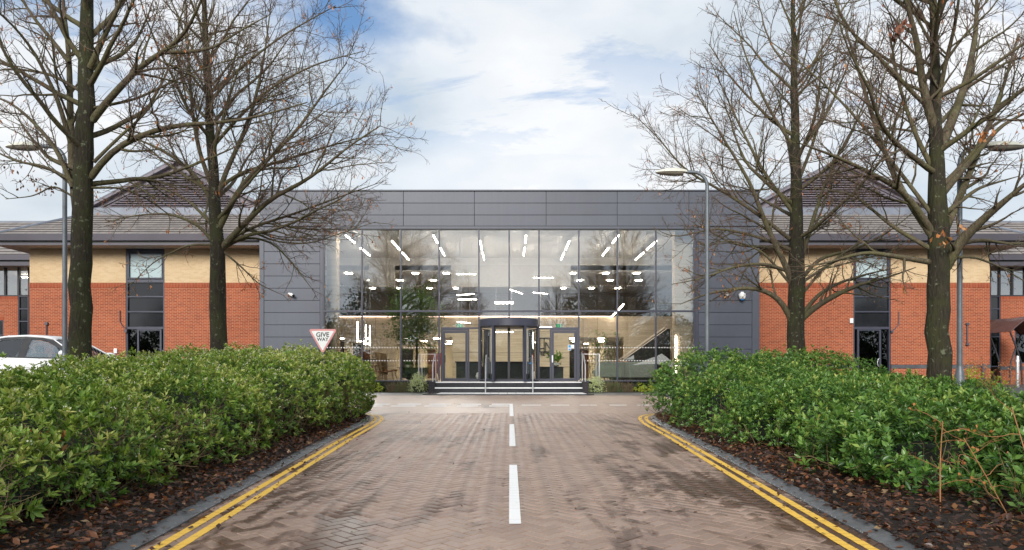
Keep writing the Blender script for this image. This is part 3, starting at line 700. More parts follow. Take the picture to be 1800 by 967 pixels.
# ------------------------------------------------------------------ brick wings
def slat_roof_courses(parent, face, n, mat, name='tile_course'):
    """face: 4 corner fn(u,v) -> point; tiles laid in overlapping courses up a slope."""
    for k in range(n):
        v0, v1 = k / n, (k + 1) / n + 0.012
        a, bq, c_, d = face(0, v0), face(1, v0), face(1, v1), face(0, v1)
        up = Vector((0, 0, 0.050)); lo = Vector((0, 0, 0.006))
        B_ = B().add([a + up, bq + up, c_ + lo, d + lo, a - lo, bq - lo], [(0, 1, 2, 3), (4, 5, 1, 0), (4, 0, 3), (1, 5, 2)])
        o_ = B_.build(name, mat, parent); o_.data.materials.append(M['tile_edge_shade']); o_.data.polygons[1].material_index = 1
YW = 34.1; ZB = 0.69
def wing(sg, label):
    r = root('brick_wing', label, 'building', (sg * 17.4, YW, ZB))
    inner, outer = (xl + 0.03, -23.6) if sg < 0 else (xr - 0.03, 23.6)
    w0, w1 = (XA(221, YW), XA(289, YW)) if sg < 0 else (XA(1500, YW), XA(1566, YW))
    zc, zs = ZA(497, YW), ZA(505.5, YW); ztop = 7.36
    lo_, hi_ = min(inner, outer), max(inner, outer)
    for a, d in ((lo_, w0), (w1, hi_)):
        B().box(a, d, YW, YW + 0.3, 1.66, zs).build('red_brick_wall', M['red_brick'], r)
        B().box(a - 0.004, d + 0.004, YW - 0.012, YW + 0.31, zs, zc).build('soldier_course', M['red_soldier'], r)
        B().box(a + 0.003, d - 0.003, YW + 0.012, YW + 0.29, zc, ztop).build('cream_brick_wall', M['cream_brick'], r)
        B().box(a, d, YW - 0.03, YW + 0.3, ZB - 0.35, 1.47).build('brick_plinth', M['red_brick'], r)
        B().box(a, d, YW - 0.045, YW + 0.3, 1.47, 1.66).build('plinth_course', M['pave_grey'], r)
    B().box(w0, w1, YW + 0.02, YW + 0.3, ZA(440, YW), ztop).build('lintel_panel', M['frame'], r)
    # outer flank
    B().box(outer - 0.3*(sg > 0), outer + 0.3*(sg < 0), YW + 0.3, 50, 0.3, zs).build('flank_wall', M['red_brick'], r)
    B().box(outer - 0.29*(sg > 0), outer + 0.29*(sg < 0), YW + 0.3, 50, zs, ztop).build('flank_wall', M['cream_brick'], r)
    B().box(lo_, hi_, 49.7, 50, 0.3, ztop).build('back_wall', M['red_brick'], r)
    # tall window with door at the foot
    zw = ZA(440, YW); yg = YW + 0.12
    wf = B(); t = 0.08
    def X(p): return XA(p, YW) if sg < 0 else XA(p, YW)
    wf.box(w0, w0 + t, YW + 0.03, YW + 0.2, ZB, zw); wf.box(w1 - t, w1, YW + 0.03, YW + 0.2, ZB, zw)
    rows = [440, 443, 492, 497, 521, 547, 575]
    for y, hh in ((441.5, .05), (494, .075), (521.5, .035), (548, .035), (576.5, .06)):
        wf.box(w0 + t, w1 - t, YW + 0.03, YW + 0.2, ZA(y, YW) - hh, ZA(y, YW) + hh)
    wn = wf.build('window', M['frame'], r, bevel=0.005)
    def pane(y0, y1, mt, nm='pane'): B().box(w0 + t, w1 - t, yg, yg + 0.02, ZA(y1, YW), ZA(y0, YW)).build(nm, mt, wn)
    pane(443, 491, M['film']); pane(497, 520.5, M['spandrel'], 'dark_pane'); pane(522.8, 546.5, M['spandrel'], 'dark_pane'); pane(549.5, 574, M['spandrel'], 'dark_pane')
    cas = B(); za, zb_ = ZA(490, YW), ZA(444, YW); q0, q1 = w0 + t + 0.01, w1 - t - 0.01
    cas.box(q0, q0+.06, YW+.01, YW+.1, za, zb_); cas.box(q1-.06, q1, YW+.01, YW+.1, za, zb_); cas.box(q0+.06, q1-.06, YW+.01, YW+.1, zb_-.06, zb_); cas.box(q0+.06, q1-.06, YW+.01, YW+.1, za, za+.06)
    cas.build('casement', M['frame'], wn, bevel=0.004)
    zd = ZA(578, YW)
    dl = (XA(240, YW), XA(283, YW), XA(227, YW), XA(238, YW)) if sg < 0 else (XA(1508, YW), XA(1550, YW), XA(1553, YW), XA(1561, YW))
    df = B(); s = 0.09
    df.box(dl[0], dl[0]+s, YW+.05, YW+.15, ZB, zd); df.box(dl[1]-s, dl[1], YW+.05, YW+.15, ZB, zd); df.box(dl[0]+s, dl[1]-s, YW+.05, YW+.15, zd-s, zd-.01); df.box(dl[0]+s, dl[1]-s, YW+.05, YW+.15, ZB, ZB+.12)
    dd = df.build('door', M['frame'], r, bevel=0.006)
    B().box(dl[0]+s, dl[1]-s, yg-.02, yg, ZB+.12, zd-s).build('door_pane', M['glass_dk'], dd)
    B().box(dl[2], dl[3], yg, yg+.02, ZB+.05, zd).build('side_light_pane', M['glass_dk'], r)
    hx = dl[1] - 0.09 if sg > 0 else dl[0] + 0.05
    B().tube([(hx, YW+.05, 1.55), (hx-.11, YW-.04, 1.6), (hx-.16, YW-.06, 1.75), (hx-.11, YW-.04, 1.92), (hx, YW+.05, 1.97)] if sg > 0 else [(hx, YW+.05, 1.6), (hx, YW-.03, 1.62), (hx, YW-.03, 1.9), (hx, YW+.05, 1.92)], 0.016, 8).build('door_handle', M['alu'], dd, smooth=True)
    # a room behind so the glass has depth
    B().box(w0 - 1.5, w1 + 1.5, YW + 4, YW + 4.1, ZB, 7).build('inner_wall', M['wall_int'], r)
    B().box(lo_ + .3, hi_ - .3, YW + .3, 49.7, ZB - .1, ZB).build('inner_floor', M['floor_int'], r)
    # eaves
    ye = 33.05; ex = sg * 24.55; zso, zfb, zft = 7.35, 7.45, 7.86
    il, ih = min(inner, ex), max(inner, ex)
    B().box(il, ih, ye + 0.02, 50, zso, zso + 0.06).build('soffit', M['soffit'], r)
    B().box(il, ih, ye, ye + 0.03, zso - 0.01, zso + 0.09).build('fascia_board', M['fascia'], r)
    B().box(il, ih, ye + 0.02, ye + 0.05, zso + 0.09, zso + 0.16).build('shadow_gap', M['black'], r)
    B().prism([(ye - 0.10, zso + 0.20), (ye - 0.13, zft), (ye + 0.04, zft), (ye + 0.04, zso + 0.16)], 'x', il, ih).build('gutter', M['fascia'], r)
    B().box(ex - 0.03, ex + 0.03, ye + 0.03, 50, zso, zft).build('fascia_board', M['fascia'], r)
    # front slope with courses of tiles, hip at the outer end
    yg_ = 35.8; run = yg_ - ye; zg = ZA(377, yg_)
    cxw = XA(312, yg_) if sg < 0 else XA(1474, yg_)
    def face(u, v):
        x_in = inner; x_out = ex - sg * run * v
        return Vector((x_in + (x_out - x_in) * (u if sg > 0 else 1 - u), ye + run * v, zft - 0.02 + (zg - zft) * v))
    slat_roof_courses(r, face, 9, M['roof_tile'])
    rs = B()
    A0, A1, A2, A3, A4 = (ex, ye, zft), (ex, 50, zft), (cxw, 50, 11.78), (cxw, yg_ + .06, 11.78), (ex - sg*run, yg_, zg)
    rs.add([A0, A1, A2, A3, A4], [(0, 1, 2, 3, 4)])
    rs.add([(inner, yg_ + .06, 9.3), (inner, 50, 9.3), A2, A3], [(0, 1, 2, 3)])
    rs.build('roof_slope', M['roof_tile'], r)
    hp = B().tube([Vector((ex, ye, zft + .03)), Vector((ex - sg*run, yg_, zg + .03))], 0.07, 6); hp.build('hip_cap', M['lead'], r)
    # lead flat and louvred gable
    B().box(min(inner, ex - sg*run), max(inner, ex - sg*run), yg_, yg_ + .25, zg - .25, ZA(365, yg_)).build('lead_flashing', M['lead'], r)
    hwid = 4.55; zbse, zap = ZA(366, yg_), ZA(283, yg_)
    gy = yg_ + .1
    B().prism([(cxw - hwid, zbse), (cxw + hwid, zbse), (cxw, zap)], 'y', gy, gy + .1).build('gable_backing', M['gable'], r)
    k = 0; z = zbse + .05; hgt = zap - zbse
    while z < zap - 0.55:
        hw_ = hwid * (zap - z) / hgt - 0.75
        if hw_ > 0.1:
            B().add([(cxw - hw_, gy - .10, z), (cxw + hw_, gy - .10, z), (cxw + hw_, gy - .03, z + .05), (cxw - hw_, gy - .03, z + .05), (cxw - hw_, gy - .085, z - .02), (cxw + hw_, gy - .085, z - .02)],
                    [(0, 1, 2, 3), (4, 5, 1, 0), (4, 0, 3), (1, 5, 2)]).build('louvre_slat', M['louvre'], r)
        z += 0.118
    sl = B()                             # dark void behind the slats
    hv = hwid - .78
    sl.add([(cxw - hv, gy - .004, zbse + .03), (cxw + hv, gy - .004, zbse + .03), (cxw, gy - .004, zbse + .03 + hv * hgt / hwid)], [(0, 1, 2)]); sl.build('louvre_void', M['black'], r)
    for s in (-1, 1):
        q = [(cxw, zap + .10), (cxw, zap - .10), (cxw + s*(hwid + .35), zbse - .19 - .10 + .08), (cxw + s*(hwid + .35), zbse - .19 + .10)]
        B().prism(q if s > 0 else q[::-1], 'y', gy - .25, gy + .02).build('verge_board', M['gable'], r)
        q2 = [(u, v + .12) for u, v in q]; q2 = [(q[0][0], q[0][1]), (q[3][0], q[3][1]), (q[3][0], q[3][1] + .05), (q[0][0], q[0][1] + .05)]
        B().prism(q2, 'y', gy - .27, gy + .3).build('verge_cap', M['lead'], r)
    return r
wl = wing(-1, 'red brick office wing with cream upper band standing behind the white car')
wr = wing(1, 'red brick office wing with cream upper band standing beside the cycle shelter')
# small fixtures on the wings
def conduit(name, lab, pts, rad, boxes, Y=YW):
    r = root(name, lab, 'fixture', (pts[0][0], Y, pts[0][2]))
    B().tube(pts, rad, 6).build('pipe', M['fascia'], r, smooth=True)
    for (x, z, w_, h_) in boxes: B().box(x - w_/2, x + w_/2, Y - 0.10, Y - 0.001, z - h_/2, z + h_/2).build('box', M['fascia'], r, bevel=0.01)
def q(px, py, d=-0.04): return (XA(px, YW), YW + d, ZA(py, YW))
conduit('wall_conduit', 'bent grey conduit on red brick left of the glazed door behind the car', [q(211.5, 546), q(211.5, 565), q(216, 573), q(222, 578), q(222, 582)], 0.022, [(XA(222.5, YW), ZA(582, YW), .12, .16)])
conduit('wall_conduit', 'twin vertical conduit with grey box on red brick above the white car', [q(82.5, 570), q(82.5, 592)], 0.03, [(XA(83, YW), ZA(569, YW), .14, .14)])
conduit('wall_conduit', 'bent grey conduit on red brick right of the door with curved handle', [q(1579, 548), q(1579, 570), q(1573, 577), q(1567, 582)], 0.022, [(XA(1567, YW), ZA(583, YW), .1, .12)])
conduit('wall_conduit', 'short vertical grey conduit between two boxes near the lamp with wide base', [q(1699.5, 570), q(1699.5, 605)], 0.035, [(XA(1699.5, YW), ZA(569.5, YW), .15, .1), (XA(1699.5, YW), ZA(605.5, YW), .15, .1)])
for px_, py_, lab in ((204, 617, 'small white socket box on red brick behind the white car'), (1496, 564, 'small white switch box beside the tall window near the cctv dome')):
    b_ = B().box(XA(px_, YW) - .08, XA(px_, YW) + .08, YW - .08, YW - .001, ZA(py_, YW) - .12, ZA(py_, YW) + .12).build('wall_box', M['white'], bevel=0.015); tag(b_, lab, 'box')
# cctv on the cladding
def bullet_camera(px_, py_, lab, s):
    x, _, z = PX(px_, py_, YF - .15); r = root('security_camera', lab, 'camera', (x, YF, z))
    B().tube([(x - s*.02, YF - .005, z + .05), (x - s*.02, YF - .12, z + .06)], 0.05, 10).build('mount', M['white'], r, smooth=True)
    B().tube([(x - s*.13, YF - .10, z + .07), (x + s*.10, YF - .22, z - .02)], 0.065, 12).build('housing', M['white'], r, smooth=True)
    B().tube([(x + s*.10, YF - .22, z - .02), (x + s*.14, YF - .24, z - .04)], 0.058, 12).build('lens', M['black'], r, smooth=True)
bullet_camera(512, 519, 'white bullet security camera on grey cladding on the give way sign side', 1)
bullet_camera(1278, 519, 'white bullet security camera beside the dome camera on grey cladding', -1)
x, _, z = PX(1304, 520, YF - .1); r = root('dome_camera', 'white dome security camera with blue lens on the grey cladding', 'camera', (x, YF, z))
B().lathe([(0.02, -.19), (.12, -.14), (.155, 0), (.155, .06), (.09, .12), (0.02, .14)], (x, YF - .16, z), 16).build('dome', M['white'], r, smooth=True)
B().lathe([(0.02, -.23), (.075, -.2), (.095, -.15)], (x, YF - .16, z), 14).build('lens', M['blue'], r, smooth=True)
B().box(x - .06, x + .06, YF - .16, YF - .002, z + .1, z + .17).build('bracket', M['white'], r)

# ------------------------------------------------------------------ set-back ranges at either end
YS = 37.1
def office_range(sg, label):
    r = root('office_range', label, 'building', (sg * 27, YS, ZB))
    x0, x1 = sg * 23.9, sg * 45
    a_, b_ = min(x0, x1), max(x0, x1)
    zc = ZA(521, YS); ztop = ZA(470, YS)
    ws0, ws1 = (XA(31.5, YS), XA(50, YS)) if sg < 0 else (XA(1741, YS), XA(1759, YS))
    rx0, rx1 = (a_, ws0) if sg < 0 else (ws1, b_)
    sw = (XA(-45, YS), XA(6, YS)) if sg < 0 else (XA(1784, YS), XA(1835, YS))
    zt_ = ZA(563, YS)
    for c0, c1 in ((rx0, sw[0]), (sw[1], rx1)):
        B().box(c0, c1, YS, YS + .3, 1.6, zc - .225).build('red_brick_wall', M['red_brick'], r)
    B().box(sw[0], sw[1], YS, YS + .3, zt_, zc - .225).build('red_brick_wall', M['red_brick'], r)
    B().box(sw[0], sw[1], YS, YS + .3, 1.6, 1.75).build('red_brick_wall', M['red_brick'], r)
    B().box(sw[0] - .03, sw[1] + .03, YS - .012, YS + .2, zt_ + .002, zt_ + .227).build('soldier_course', M['red_soldier'], r)
    B().box(rx0, rx1, YS - .01, YS + .3, zc - .225, zc).build('soldier_course', M['red_soldier'], r)
    B().box(rx0, rx1, YS - .02, YS + .3, .3, 1.42).build('brick_plinth', M['red_brick'], r)
    B().box(rx0, rx1, YS - .04, YS + .3, 1.42, 1.6).build('plinth_course', M['pave_grey'], r)
    t = .06
    f = B(); f.box(sw[0], sw[0]+t, YS+.02, YS+.14, 1.75, zt_); f.box(sw[1]-t, sw[1], YS+.02, YS+.14, 1.75, zt_); f.box(sw[0]+t, sw[1]-t, YS+.02, YS+.14, zt_-t, zt_); f.box(sw[0]+t, sw[1]-t, YS+.02, YS+.14, 1.75, 1.82); f.box(sw[0]+t, sw[1]-t, YS+.02, YS+.14, 3.25, 3.31)
    wn = f.build('window', M['frame'], r)
    B().box(sw[0]+t, sw[1]-t, YS+.09, YS+.11, 1.82, 3.25).build('pane', M['glass_dk'], wn); B().box(sw[0]+t, sw[1]-t, YS+.09, YS+.11, 3.31, zt_-t).build('pane', M['spandrel'], wn)
    # narrow strip of dark panes by the corner
    f = B(); f.box(ws0, ws0+t, YS+.02, YS+.14, 1.6, zc); f.box(ws1-t, ws1, YS+.02, YS+.14, 1.6, zc)
    zz = [1.6, ZA(592, YS), ZA(565, YS), ZA(543, YS), zc]
    for z in zz: f.box(ws0+t, ws1-t, YS+.02, YS+.14, z-.03, z+.03)
    wn = f.build('window', M['frame'], r)
    for k in range(4): B().box(ws0+t, ws1-t, YS+.09, YS+.11, zz[k]+.03, zz[k+1]-.03).build('pane', M['glass_dk'] if k == 0 else M['spandrel'], wn)
    # band of clerestory glazing
    f = B(); px0 = [-130, -60, -10, 8, 31.5, 50] if sg < 0 else [1741, 1758, 1780.5, 1803, 1830, 1900]
    xs_ = [XA(p, YS) for p in px0]
    for x in xs_: f.box(x - .05, x + .05, YS + .02, YS + .16, zc + .06, ztop)
    f.box(xs_[0], xs_[-1], YS + .01, YS + .17, zc, zc + .07)
    wn = f.build('window', M['frame_dk'], r)
    for k in range(len(xs_) - 1): B().box(xs_[k]+.05, xs_[k+1]-.05, YS+.08, YS+.10, zc+.07, ztop).build('pane', M['glass'], wn)
    ye = YS - .85; zso = ZA(469, ye); zf = ZA(448, ye)
    B().box(a_, b_, ye + .02, 46, zso + .10, zso + .16).build('soffit', M['soffit'], r)
    B().box(a_, b_, ye, ye + .04, zso + .06, zso + .26).build('fascia_board', M['fascia'], r)
    B().box(a_, b_, ye + .02, ye + .06, zso + .26, zso + .34).build('shadow_gap', M['black'], r)
    B().box(a_, b_, ye - .12, ye + .06, zso + .34, zf).build('gutter', M['fascia'], r)
    yr, zr = 40.4, ZA(391, 40.4)
    def face(u, v): return Vector((a_ + (b_ - a_) * u, ye + (yr - ye) * v, zf + (zr - zf) * v))
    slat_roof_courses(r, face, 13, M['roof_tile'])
    B().box(a_, b_, yr - .05, yr + .1, zr - .05, zr + .08).build('ridge_cap', M['lead'], r)
    B().add([(a_, yr, zr), (b_, yr, zr), (b_, 46, zf), (a_, 46, zf)], [(0, 1, 2, 3)]).build('roof_slope', M['roof_tile'], r)
    # lit first floor room
    B().box(a_, b_, 43, 43.1, ZB, 7.0).build('inner_wall', M['int_grey'], r)
    B().box(a_, b_, YS + .3, 43, zc - .2, zc - .1).build('inner_floor', M['floor_int'], r)
    for k in range(2):
        for j in range(1):
            cx_ = sg * (25.6 + 2.0*k); B().box(cx_ - .4, cx_ + .4, 38.6 + k*1.2, 38.7 + k*1.2, 6.72, 6.75).build('ceiling_light_panel', M['tube'] if sg < 0 else M['ceil_int'], r)
office_range(-1, 'low brick range with lit clerestory windows set back beyond the car')
office_range(1, 'low brick range with pale clerestory windows set back beyond the cycle shelter')
# ------------------------------------------------------------------ inside the pavilion
YB = 39.5; SB = F / YB
def st(o): return tag(o, kind='structure')
ix0, ix1 = XA(570, YF) , XA(1220, YF)
lx0, lx1 = xl + .35, xr - .35
st(B().box(lx0, lx1, YF + .5, 51.6, PLAT - .12, PLAT - .01).build('lobby_floor', M['floor_int']))
st(B().box(lx0, lx1, YF + .2, 51.6, 7.80, 7.86).build('lobby_ceiling', M['int_grey']))
zl, zsl = ZA(593, YB), ZA(556, YB)
def Xb(p): return XA(p, YB)
# board-marked back wall: piers, lintel, upper bulkheads (openings between lead into offices)
wb = st(B().box(lx0, lx1, YB, YB + .3, zl, zsl).build('wall_back', M['concrete']))
for a, d in ((480, 596), (650, 694), (795, 1001), (1097, 1320)):
    B().box(Xb(a), Xb(d), YB, YB + .3, PLAT - .01, zl - .001).build('wall_pier', M['concrete'], wb)
for a, d in ((648, 693), (793, 1003)):
    B().box(Xb(a), Xb(d), YB - .002, YB + .3, ZA(504, YB), ZA(466, YB)).build('bulkhead', M['int_grey'], wb)
B().box(lx0, lx1, YB - .004, YB + .3, ZA(466, YB), 7.80).build('upper_wall', M['ceil_int'], wb)
# recessed joints between the concrete lifts
for py_ in (570, 583, 620, 645):
    B().box(Xb(795), Xb(1001), YB - .004, YB + .01, ZA(py_, YB) - .008, ZA(py_, YB) + .008).build('board_joint', M['ceil_dk'], wb)
for px_ in (1025, 1050, 660, 760):
    B().box(Xb(px_) - .008, Xb(px_) + .008, YB - .004, YB + .01, zl, zsl).build('board_joint', M['ceil_dk'], wb)
# side piers seen at both ends of the glass
for s in (-1, 1):
    x0, x1 = (XA(571, YF + .6), XA(594, YF + 1.2)) if s < 0 else (XA(1184, YF + 1.2), XA(1219, YF + .6))
    sp = st(B().box(x0, x1, YF + .9, YF + 1.5, PLAT - .01, 7.80).build('side_pier', M['concrete']))
# first floor deck with glass balustrade; ground floor offices behind
st(B().box(lx0, lx1, YB + .3, 51.5, zsl - .25, zsl).build('upper_floor', M['ceil_dk']))
st(B().box(lx0, lx1, YB + .35, 51.5, 7.08, 7.14).build('upper_ceiling', M['ceil_int']))
st(B().box(lx0, lx1, 51.0, 51.2, PLAT, 7.8).build('office_back_wall', M['wall_int']))
st(B().box(lx0, lx1, 50.5, 50.6, zsl, 7.08).build('upper_back_wall', M['ceil_dk']))
st(B().box(lx0, lx1, YB + .31, 51.0, 3.30, 3.36).build('office_ceiling', M['ceil_int']))
for px_, w_ in ((612, .25), (745, .2), (770, .15), (1040, .18), (1060, .18)):
    x = XA(px_, 46); o = st(B().box(x - w_, x + w_, 45.9, 46.3, PLAT, 3.30).build('office_column', M['wall_int']))
for k, px_ in enumerate((606, 640, 715, 755, 1012, 1030)):
    x = XA(px_, 50.8); st(B().box(x - .45, x + .45, 50.9, 50.99, PLAT, PLAT + 2.1).build('inner_door', M['door_wood'] if k % 2 else M['black']))
bal = root('glass_balustrade', 'clear glass balustrade along the upper floor edge inside the pavilion', 'balustrade', (0, YB + .1, zsl))
for k, (a, d) in enumerate(((596, 646), (695, 741), (744, 791), (1005, 1050), (1053, 1097), (1100, 1150))):
    B().box(Xb(a), Xb(d), YB + .05, YB + .07, zsl + .001, zsl + 1.1).build('balustrade_pane', M['glass_clear'], bal)
    B().box(Xb(a), Xb(d), YB + .04, YB + .08, zsl + 1.1, zsl + 1.14).build('balustrade_rail', M['frame_dk'], bal)
    db = B(); x = Xb(a) + .05
    while x < Xb(d) - .05:
        db.box(x, x + .05, YB + .035, YB + .045, ZA(503, YB), ZA(503, YB) + .05); x += .15
    db.build('safety_dots', M['white'], bal)['kind'] = 'stuff'
# linear lights under the ceiling
for k, X in enumerate((-7.5, -5.62, -3.5, -1.42, 0.75, 2.85, 4.98, 7.0)):
    for j, (y0, y1) in enumerate(((31.75, 33.6), (34.9, 37.2)) if k % 2 == 0 else ((33.1, 35.4), (36.3, 38.6))):
        r = root('ceiling_light', 'thin white ceiling light bar in the row ' + ('just inside the glass front' if j == 0 else 'next to the back wall'), 'light', (X, y0, 7.55), 'light bars just inside the glass' if j == 0 else 'light bars next to the back wall')
        B().box(X - .02, X + .02, y0, y1, 7.52, 7.56).build('tube', M['tube'], r)
        B().box(X - .04, X + .04, y0, y1, 7.562, 7.60).build('housing', M['white'], r)
        for yy in (y0 + .2, y1 - .2): B().tube([(X, yy, 7.6), (X, yy, 7.8)], .006, 4).build('wire', M['steel'], r)
# hanging horizontal light bars in the void
for (xa, xb, y, d, Yd) in ((803, 836, 482, 0, 35.5), (938, 972, 488.5, 0, 35.8), (802, 834, 518, -.3, 35), (897, 919, 513, .9, 35.2), (937, 963, 515.5, .3, 35.6), (870, 902, 531, 0, 34.8), (805, 838, 526.5, 0, 37), (870, 902, 533.5, 0, 37.5), (805, 826, 567, .4, 34.5), (948, 970, 575.5, 0, 36), (868, 902, 583.5, 0, 36.5)):
    xa_, xb_, z = XA(xa, Yd), XA(xb, Yd), ZA(y, Yd)
    r = root('pendant_light', 'slim horizontal light bar hung on wires above the reception', 'light', (xa_, Yd, z), 'hanging light bars above the reception')
    B().tube([(xa_, Yd - d, z), (xb_, Yd + d, z)], .016, 6).build('tube', M['tube'], r)
    for f_ in (.08, .92):
        x, yy = xa_ + (xb_ - xa_) * f_, Yd - d + 2*d*f_
        B().tube([(x, yy, z), (x, yy, 7.8)], .005, 4).build('wire', M['steel'], r)
# vertical light tubes
for px_, y0, y1, Yd, lab in ((628.5, 565.5, 601.5, 35, 'vertical light tube hanging among three by the left pier'), (643, 571, 606, 36, 'vertical light tube hanging among three by the left pier'), (650.3, 573, 607.5, 35.5, 'vertical light tube hanging among three by the left pier')):
    X, z0, z1 = XA(px_, Yd), ZA(y1, Yd), ZA(y0, Yd)
    r = root('tube_light', lab, 'light', (X, Yd, z0), 'vertical light tubes by the left pier')
    B().tube([(X, Yd, z0), (X, Yd, z1)], .022, 8).build('tube', M['tube'], r); B().tube([(X, Yd, z1), (X, Yd, 7.8)], .005, 4).build('wire', M['steel'], r)
r = tag(B().box(XA(1187, YF + .9), XA(1189, YF + .9), YF + .86, YF + .895, ZA(655, YF + .9), ZA(590, YF + .9)).build('wall_light_strip', M['tube']), 'tall vertical light strip set in the concrete pier beside the staircase', 'light')
# glowing edge of the upper floor, turning forward on the right
led = root('edge_light', 'long warm light line along the top of the concrete wall', 'light', (0, YB, zsl))
B().box(Xb(590), Xb(1075), YB - .06, YB - .005, zsl - .03, zsl - .0).build('strip', M['strip'], led)
B().tube([(Xb(1075), YB - .05, zsl - .02), (XA(1096, 34.2), 34.2, zsl + .15)], .035, 6).build('strip', M['tube'], led)
# panel lights in the offices
for X in (-10.0, -8.2, -6.0, -4.3, 3.7, 5.4):
    for j, Yd in enumerate((41.0, 44.6, 48.6)):
        x = X + (.5 if j % 2 else 0)
        tag(B().box(x - .17, x + .17, Yd - .2, Yd + .2, 3.265, 3.298).build('panel_light', M['panel_light']), 'square light panel in the ground floor office ceiling on the ' + ('armchair' if X < 0 else 'staircase') + ' side', 'light', 'ground floor office light panels, ' + ('armchair' if X < 0 else 'staircase') + ' side')
for X in (-9.4, -7.6, -5.5, -3.7, 3.7, 5.6, 7.4):
    for j, Yd in enumerate((40.5, 43.6, 47.6)):
        x = X + (.7 if j % 2 else 0)
        tag(B().box(x - .15, x + .15, Yd - .2, Yd + .2, 7.045, 7.078).build('panel_light', M['panel_light']), 'square light panel in the upper floor ceiling over the ' + ('indoor tree' if X < 0 else 'staircase') + ' side', 'light', 'upper floor light panels, ' + ('indoor tree' if X < 0 else 'staircase') + ' side')
# green exit signs above the side doors
for px_, lab in ((807.5, 'green exit sign hanging above the door near the indoor tree'), (983, 'green exit sign hanging above the door with the blue notice')):
    X, z = XA(px_, YF + .5), ZA(573, YF + .5)
    r = root('exit_sign', lab, 'sign', (X, YF + .5, z))
    B().box(X - .14, X + .14, YF + .48, YF + .52, z - .08, z + .08).build('sign_face', M['sign_green'], r)
    B().box(X - .14, X + .14, YF + .48, YF + .53, z + .082, z + .11).build('housing', M['white'], r)
    s = 1 if px_ > 900 else -1
    B().box(X + s*.03, X + s*.10, YF + .472, YF + .479, z - .06, z + .06).build('door_symbol', M['white'], r)
    ar = B(); cxx = X - s*.06; ar.box(cxx - .008, cxx + .008, YF + .472, YF + .479, z - .04, z + .04); ar.box(cxx - .04, cxx - .008, YF + .472, YF + .479, z - .008, z + .008); ar.box(cxx + .008, cxx + .04, YF + .472, YF + .479, z - .008, z + .008)
    ar.build('arrow_symbol', M['white'], r)
    for dx in (-.1, .1): B().tube([(X + dx, YF + .5, z + .11), (X + dx, YF + .5, 7.8)], .004, 4).build('wire', M['steel'], r)
# wall lettering
Yl = YB - .02
lg = root('wall_sign', 'black outlined letter sign on the concrete wall above the low desk', 'sign', (XA(952, Yl), Yl, ZA(618, Yl)))
def bar(x0, y0, x1, y1, t=.035):
    a, d = PX(x0, y0, Yl), PX(x1, y1, Yl)
    B().tube([a, d], t, 4).build('letter_stroke', M['black'], lg)
for s_ in ((939.5, 594.5, 966, 594.5), (939.5, 618.5, 966, 618.5), (939.5, 594.5, 939.5, 618.5), (949, 594.5, 949, 618.5), (949.5, 612.5, 956.5, 612.5), (956.5, 594.5, 956.5, 618.5), (959.2, 601.5, 966.5, 614), (959.2, 601.5, 959.2, 618), (966.5, 594.5, 966.5, 618.5), (940, 612.5, 943, 612.5)):
    bar(*s_)
me = text_mesh('THE L', .28, .01); me.materials.append(M['black'])
o = bpy.data.objects.new('lettering', me); link(o, lg, (XA(952.5, Yl), Yl - .02, ZA(622.5, Yl))); o.rotation_euler = (R(90), 0, 0); o.scale = (1.35, 1, 1)
# furniture
def chair(px_, Yd, rz, lab, matb, mats):
    x = XA(px_, Yd); r = root('armchair', lab, 'chair', (x, Yd, PLAT)); r.rotation_euler = (0, 0, rz)
    OFF[r.name] = Vector((0, 0, 0))
    back = B()
    P_ = [(-.40, .42), (-.46, .95), (-.52, 1.30), (-.12, 1.38), (.28, 1.30), (.40, 1.02), (.18, .62), (.14, .42)]
    prof = [(-.36, .40, .30), (-.46, .75, .40), (-.56, 1.15, .46), (-.60, 1.38, .40)]      # (x, z, half width)
    vs = []
    for x_, z_, hw_ in prof:
        for k in range(9):
            t = -1 + k / 4
            vs.append((x_ + .42 * abs(t) ** 1.8 * (.55 + .45 * (z_ / 1.38)), t * hw_, z_ - .10 * abs(t) ** 2))
    fs = [(i*9+k, i*9+k+1, (i+1)*9+k+1, (i+1)*9+k) for i in range(3) for k in range(8)]
    back.add(vs, fs); ob = back.build('backrest', matb, r, smooth=True); sm = ob.modifiers.new('s', 'SOLIDIFY'); sm.thickness = .03
    se = B(); se.add([(-.36, -.30, .40), (.40, -.32, .46), (.40, .32, .46), (-.36, .30, .40), (-.36, -.30, .47), (.05, -.32, .45), (.40, -.32, .55), (.40, .32, .55), (.05, .32, .45), (-.36, .30, .47)],
                     [(3, 2, 1, 0), (4, 5, 8, 9), (5, 6, 7, 8), (1, 2, 7, 6), (0, 1, 6, 5, 4), (3, 9, 8, 7, 2), (0, 4, 9, 3)])
    se.build('seat', mats, r, bevel=.03)
    for a, s in ((-.30, -1), (-.30, 1), (.30, -1), (.30, 1)):
        B().tube([(a, s*.24, .42), (a * 1.25 + (.0 if a < 0 else .02), s*.30, 0)], [.03, .018], 6).build('leg', matb, r, smooth=True)
    return r
chair(681, 32.7, R(-8), 'moulded plywood wing armchair with tan leather seat behind the hedge end', M['ply'], M['leather'])
chair(757, 34.0, R(176), 'red upholstered armchair facing the dark planter beside the door', M['red_fabric'], M['red_fabric'])
